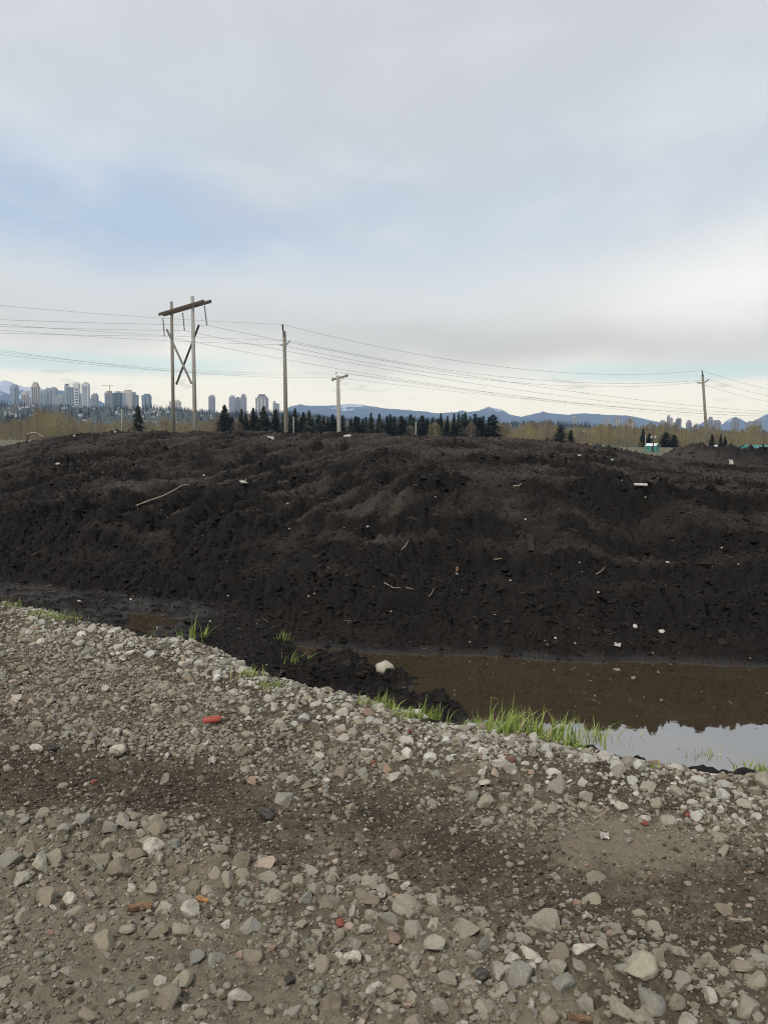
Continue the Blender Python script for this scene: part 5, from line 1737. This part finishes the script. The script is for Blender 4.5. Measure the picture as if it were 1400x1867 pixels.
scrap("plastic_scrap", 445, 883, 22, 11, 1, M_WHITE, "torn white scrap standing on the upper left slope", "litter", True, (0.8, 0, 0), rz=1.0)
scrap("white_board", 1167, 888, 28, 9, 2, M_WHITE, "flat white strip lying on the right shoulder of the mound", "litter", True, (0.55, 0, 0), 0.012, rz=-0.05, crumple=0.3)
scrap("plastic_scrap", 494, 800, 17, 9, 3, M_WHITE, "white rag on the crest left of the brown pole", "litter", True, (0.7, 0.25, 0))
scrap("plastic_scrap", 633, 797, 16, 8, 4, M_WHITE, "crumpled white rag on the crest by the pale crossarm pole", "litter", True, (0.7, 0, 0))
scrap("white_fragment", 1123, 1182, 18, 12, 5, M_WHITE, "curved pale fragment by the far water edge", "litter", True, (0.6, 0, 0), rz=-0.4)
scrap("plastic_scrap", 1331, 852, 8, 14, 6, M_WHITE, "small upright white scrap near the right edge of the plateau", "litter", True, (1.2, 0, 0))
scrap("wood_offcut", 966, 1000, 14, 44, 7, M_DARKWOOD, "dark plank end sticking out of the right face", "wood", True, (1.05, 0, 0), 0.03, rz=0.12, crumple=0.3)
scrap("wood_offcut", 833, 1043, 6, 14, 8, M_WOODBIT, "small tan wood chip on the right face", "wood", True, (1.0, 0, 0), 0.01)

# scum and straw bits floating on the water
gf = np.random.default_rng(77)
mb = MB()
for i in range(60):
    x = gf.uniform(-0.4, 5.0); y0_, y1_ = float(edge_y(x)) + 0.75, float(toe_y(x)) - 0.05
    y = y0_ + (y1_ - y0_) * (gf.random() ** 0.6)
    if soil_z(x, y) > POOL_Z - 0.02: continue
    a = gf.uniform(0, 3.14); L = gf.uniform(0.004, 0.02); W_ = gf.uniform(0.002, 0.006)
    mb.box((x, y, POOL_Z + 0.002), (L, W_, 0.003), Matrix.Rotation(a, 3, 'Z'))
tag(mb.build("floating_bits", M_ROOT), "specks of straw and scum floating on the brown water", None, None, 'stuff')

# ---------------------------------------------------------------- boulder, odd stones and litter
p = hit_soil(700, 1224)
bl = link("boulder", rock("boulder", 1501, 4, M_PALE, 10, (0.62, 0.92), (1.0, 0.85, 0.80), 0.12), None, (p.x, p.y, p.z + 0.02), (0.2, 0.25, 0.6), (0.092, 0.092, 0.095))
tag(bl, "pale rounded boulder half buried in the black soil clump by the water", "boulder")
rock_list = [("rock", 879, 1781, 34, M_BLACKROCK, "dark jagged rock among the front stones", 1511), ("rock", 1167, 1772, 60, M_YELLOWROCK, "large pale yellowish block, biggest stone at lower right", 1512),
             ("rock", 490, 1489, 34, M_BLACKROCK, "dark lump on the dirt band above the stone berm", 1513), ("rock", 620, 1683, 17, M_REDROCK, "rounded red pebble just below the stone berm", 1514),
             ("rock", 930, 1388, 26, M_BROWNROCK, "reddish-brown stone near the big grass tuft", 1515), ("rock", 215, 1370, 30, M_PALE, "pale half-round stone on the left of the gravel", 1516),
             ("rock", 98, 1364, 24, M_BLACKROCK, "dark rounded stone on the left of the gravel", 1517), ("rock", 1255, 1487, 16, M_REDROCK, "small brick-red lump near the right edge", 1518),
             ("rock", 1175, 1501, 15, M_REDROCK, "brick-red chip left of the red lump at right", 1519), ("rock", 681, 1390, 12, M_REDROCK, "small red chip beside the white bar", 1520),
             ("rock", 745, 1332, 10, M_REDROCK, "tiny red chip up by the gravel edge", 1521), ("rock", 172, 1426, 14, M_REDROCK, "small red chip on the left of the track", 1522),
             ("rock", 528, 1787, 20, M_BLACKROCK, "small dark stone at the lower middle", 1523)]
for nm, px, py, wd, mt, lab, sd in rock_list:
    p = hit_gravel(px, py + 3)
    r = wd / 2 / FPX * (p - Vector((0, 0, EYE))).length
    o = link(nm, rock(nm, sd, 4, mt, 10, (0.62, 0.92), (1.0, 0.8, 0.7), 0.13), None, (p.x, p.y, p.z + r * 0.35), (rnd.uniform(-.3, .3), rnd.uniform(-.3, .3), rnd.uniform(0, 6)), (r, r, r))
    tag(o, lab, "stone")
# red plastic tube end
p = hit_gravel(387, 1321)
M_RED = plain("red_plastic", (0.33, 0.075, 0.048), 0.5, 0.15, 20)
q = (p - Vector((0, 0, EYE))).length / FPX
mb = MB()
mb.tube([(-16 * q, 0, 0), (-13 * q, 0, 0.002), (0, 0.004, 0.004), (13 * q, 0.008, 0.006), (16 * q, 0.008, 0.006)], [4.5 * q, 6.5 * q, 6.2 * q, 6.5 * q, 4.5 * q], 12)
tag(mb.build("plastic_tube", M_RED, None, True, loc=(p.x, p.y, p.z + 0.022), rot=(0, 0, 0.2)), "bright red plastic tube piece on the left gravel", "litter")
scrap("white_bar", 670, 1371, 30, 8, 21, M_WHITE, "flat white bar lying on the middle gravel", "litter", False, (0.25, 0, 0), 0.012, rz=-0.15, crumple=0.3)
scrap("plastic_scrap", 388, 1391, 14, 18, 22, M_WHITE, "crumpled white scrap below the red tube", "litter", False, (0.6, 0, 0))
scrap("plastic_scrap", 1100, 1527, 20, 18, 23, M_WHITE, "torn white plastic beside the smooth dirt patch", "litter", False, (0.5, 0, 0))
scrap("plastic_scrap", 1115, 1466, 11, 14, 24, M_WHITE, "small white chip above the smooth dirt patch", "litter", False, (0.5, 0.3, 0))
scrap("plastic_scrap", 225, 1205, 14, 8, 25, M_WHITE, "white triangle chip high on the left gravel", "litter", False, (0.5, 0, 0.4))
scrap("plastic_scrap", 215, 1336, 16, 12, 26, M_WHITE, "white shard above the pale half-round stone", "litter", False, (0.7, 0, 0.4))
scrap("plastic_scrap", 1350, 1503, 6, 16, 27, M_WHITE, "thin white sliver near the right edge of the track", "litter", False, (0.4, 0, 0), rz=0.5)
scrap("plastic_scrap", 1102, 1387, 15, 12, 28, M_WHITE, "white tile chip in the black soil below the big tufts", "litter", False, (0.4, 0, 0), rz=-0.5)
scrap("wood_offcut", 257, 1658, 48, 16, 31, M_WOODBIT, "reddish-brown splinter of wood at lower left", "wood", False, (0.3, 0, 0), 0.018, rz=0.22)
scrap("wood_offcut", 371, 1643, 30, 9, 32, M_ORANGEWOOD, "orange sliver of split wood by the stone berm", "wood", False, (0.3, 0, 0), 0.012, rz=-0.45)
scrap("wood_offcut", 838, 1497, 24, 6, 33, M_ROOT, "thin dry splinter on the dark dirt band", "wood", False, (0.2, 0, 0), 0.008, rz=0.8)
scrap("wood_offcut", 1345, 1681, 46, 7, 34, M_ROOT, "pale dry stick near the right edge", "wood", False, (0.2, 0, 0), 0.010, rz=0.0)
scrap("wood_offcut", 1055, 1858, 40, 10, 35, M_WOODBIT, "brown wood chip at the bottom edge", "wood", False, (0.2, 0, 0), 0.014, rz=-0.2)


# ---------------------------------------------------------------- grass tufts
def tuft(px, py, wpx, hpx, n, seed, label, soil=True, lean=0.0, wide=1.0, dry_=0.26):
    p = hit_soil(px, py) if soil else hit_gravel(px, py)
    q = (p - Vector((0, 0, EYE))).length / FPX
    W, H = wpx * q * 1.15, hpx * q * 0.82
    g_ = np.random.default_rng(seed)
    V, F, T = [], [], []
    for i in range(n):
        x, y = g_.normal() * W * 0.27, g_.normal() * W * 0.14
        L = H * g_.uniform(0.35, 1.1) * (1.1 if i % 5 == 0 else 0.8)
        a = g_.uniform(0, 6.28)
        bend = g_.uniform(0.1, 0.9)
        hw = g_.uniform(0.0018, 0.0046) * wide
        dx, dy = math.cos(a), math.sin(a) * 0.7
        tone = min(1.0, max(0.0, g_.normal(0.5, 0.22))) if g_.random() > dry_ else g_.uniform(0.85, 1.0)
        base = np.array([x, y, -0.015]); b = len(V)
        px_, py_ = -math.sin(a + 1.57 * g_.random()), math.cos(a)
        seg = 6
        for j in range(seg):
            f = j / (seg - 1)
            c_ = base + np.array([(dx * bend + lean) * L * f ** 2 * 0.75, dy * bend * L * f ** 2 * 0.75, L * (f - 0.28 * bend * f ** 2.4)])
            wj = hw * (1 - f ** 2.2) + 0.0002
            V.append(c_ + np.array([px_ * wj, py_ * wj, 0])); V.append(c_ - np.array([px_ * wj, py_ * wj, 0]))
            T += [tone, tone]
        for j in range(seg - 1):
            F.append((b + 2 * j, b + 2 * j + 1, b + 2 * j + 3, b + 2 * j + 2))
    o = link("grass_tuft", mesh_np("grass_tuft", np.array(V), np.array(F), [M_GRASS], True, {'tone': T}), None, p)
    return tag(o, label, "grass", "grass tufts along the gravel edge", 'thing')


tuft(15, 1106, 60, 26, 80, 1, "small grass patch at the left edge of the picture", False, dry_=0.3)
tuft(70, 1122, 34, 26, 70, 2, "left half of the low grass patch near the left edge", False, dry_=0.3)
tuft(110, 1128, 56, 30, 110, 3, "low spreading grass patch, right of the small one at left edge", False)
tuft(70, 1172, 30, 24, 26, 4, "sparse pale tuft out on the left gravel", False)
tuft(282, 1164, 36, 24, 18, 5, "thin sprigs left of the broad-bladed tuft", True, wide=0.8)
tuft(352, 1168, 50, 62, 26, 6, "broad-bladed bright tuft by the mud flat", True, wide=1.9, dry_=0.0)
tuft(517, 1166, 28, 28, 40, 7, "dark little sprout on the mud beyond the gravel", True, dry_=0.3)
tuft(542, 1206, 40, 42, 14, 8, "few leaning blades left of the soil clump", True, 0.3, 1.7, 0.0)
tuft(455, 1232, 36, 34, 70, 9, "short tuft at the gravel edge below the leaning blades", False)
tuft(492, 1252, 44, 28, 60, 10, "low tuft just right of the short one at the gravel edge", False)
tuft(698, 1288, 34, 40, 70, 11, "yellow-green tuft below the pale boulder", False)
tuft(738, 1304, 44, 34, 80, 12, "low tuft right of the yellow-green one", False)
tuft(782, 1312, 40, 56, 60, 13, "taller thin tuft in the middle of the water's edge", False, wide=0.9)
tuft(838, 1316, 50, 34, 90, 14, "low bright tuft left of the two big tufts", False)
tuft(886, 1328, 56, 46, 70, 15, "thick tuft at the left flank of the big left tuft", False)
tuft(930, 1336, 80, 82, 115, 16, "big bright tuft, left of the two tallest", False, 0.1, 1.1)
tuft(962, 1340, 46, 50, 80, 17, "short tuft filling the gap between the two big tufts", False)
tuft(1020, 1352, 76, 84, 105, 18, "big bright tuft, right of the two tallest", False, 0.15, 1.2)
tuft(1042, 1366, 40, 40, 70, 19, "leafy low tuft at the foot of the right big tuft", False, wide=1.3, dry_=0.0)
tuft(1088, 1356, 44, 60, 80, 20, "tuft at the right end of the thick grass", False, -0.1)
tuft(1160, 1362, 26, 46, 14, 21, "few thin stems in front of the bright water", False, wide=0.8, dry_=0.5)
tuft(1180, 1402, 36, 34, 20, 22, "small leafy weed on the black bank below the thin stems", False, wide=1.3)
tuft(1222, 1380, 36, 34, 34, 23, "dull fern-like tuft against the bright water", False, dry_=0.4)
tuft(1285, 1394, 46, 50, 60, 24, "green tuft in front of the bright water, third from the right edge", False)
tuft(1330, 1402, 36, 30, 24, 25, "thin stems right of the green tuft on the bright water", False, dry_=0.4)
tuft(1382, 1408, 44, 44, 60, 26, "yellowish tuft at the right edge of the picture", False, dry_=0.5)
tuft(900, 1215, 24, 26, 8, 27, "dry stems standing in the water", True, wide=0.6, dry_=1.0)

for i_, (px_, py_) in enumerate([(668, 1284), (718, 1298), (760, 1308), (810, 1316), (860, 1326), (905, 1334), (990, 1350), (1065, 1362), (1120, 1374), (1255, 1398), (1350, 1408)]):
    tuft(px_, py_, 40, 34, 46, 60 + i_, f"short thin grass in the verge strip, {ordinal(i_)} sparse clump from the left", False, dry_=0.4)

# ---------------------------------------------------------------- haze
hz = MB()
hz.box((0, 0, HAZE_TOP / 2 - 3), (2 * HAZE_R, 2 * HAZE_R, HAZE_TOP + 6))
hm = bpy.data.materials.new("pale_haze")
hm.use_nodes = True
ht_ = NT(hm.node_tree)
pv = ht_.n('ShaderNodeVolumePrincipled', None, Color=rgb(*HAZE_C), Density=HAZE_D)
pv.inputs['Density Attribute'].default_value = ""
ht_.t.links.new(pv.outputs[0], ht_.n('ShaderNodeOutputMaterial').inputs['Volume'])
tag(hz.build("haze", hm), "thin blue haze over the far hills", None, None, 'stuff')
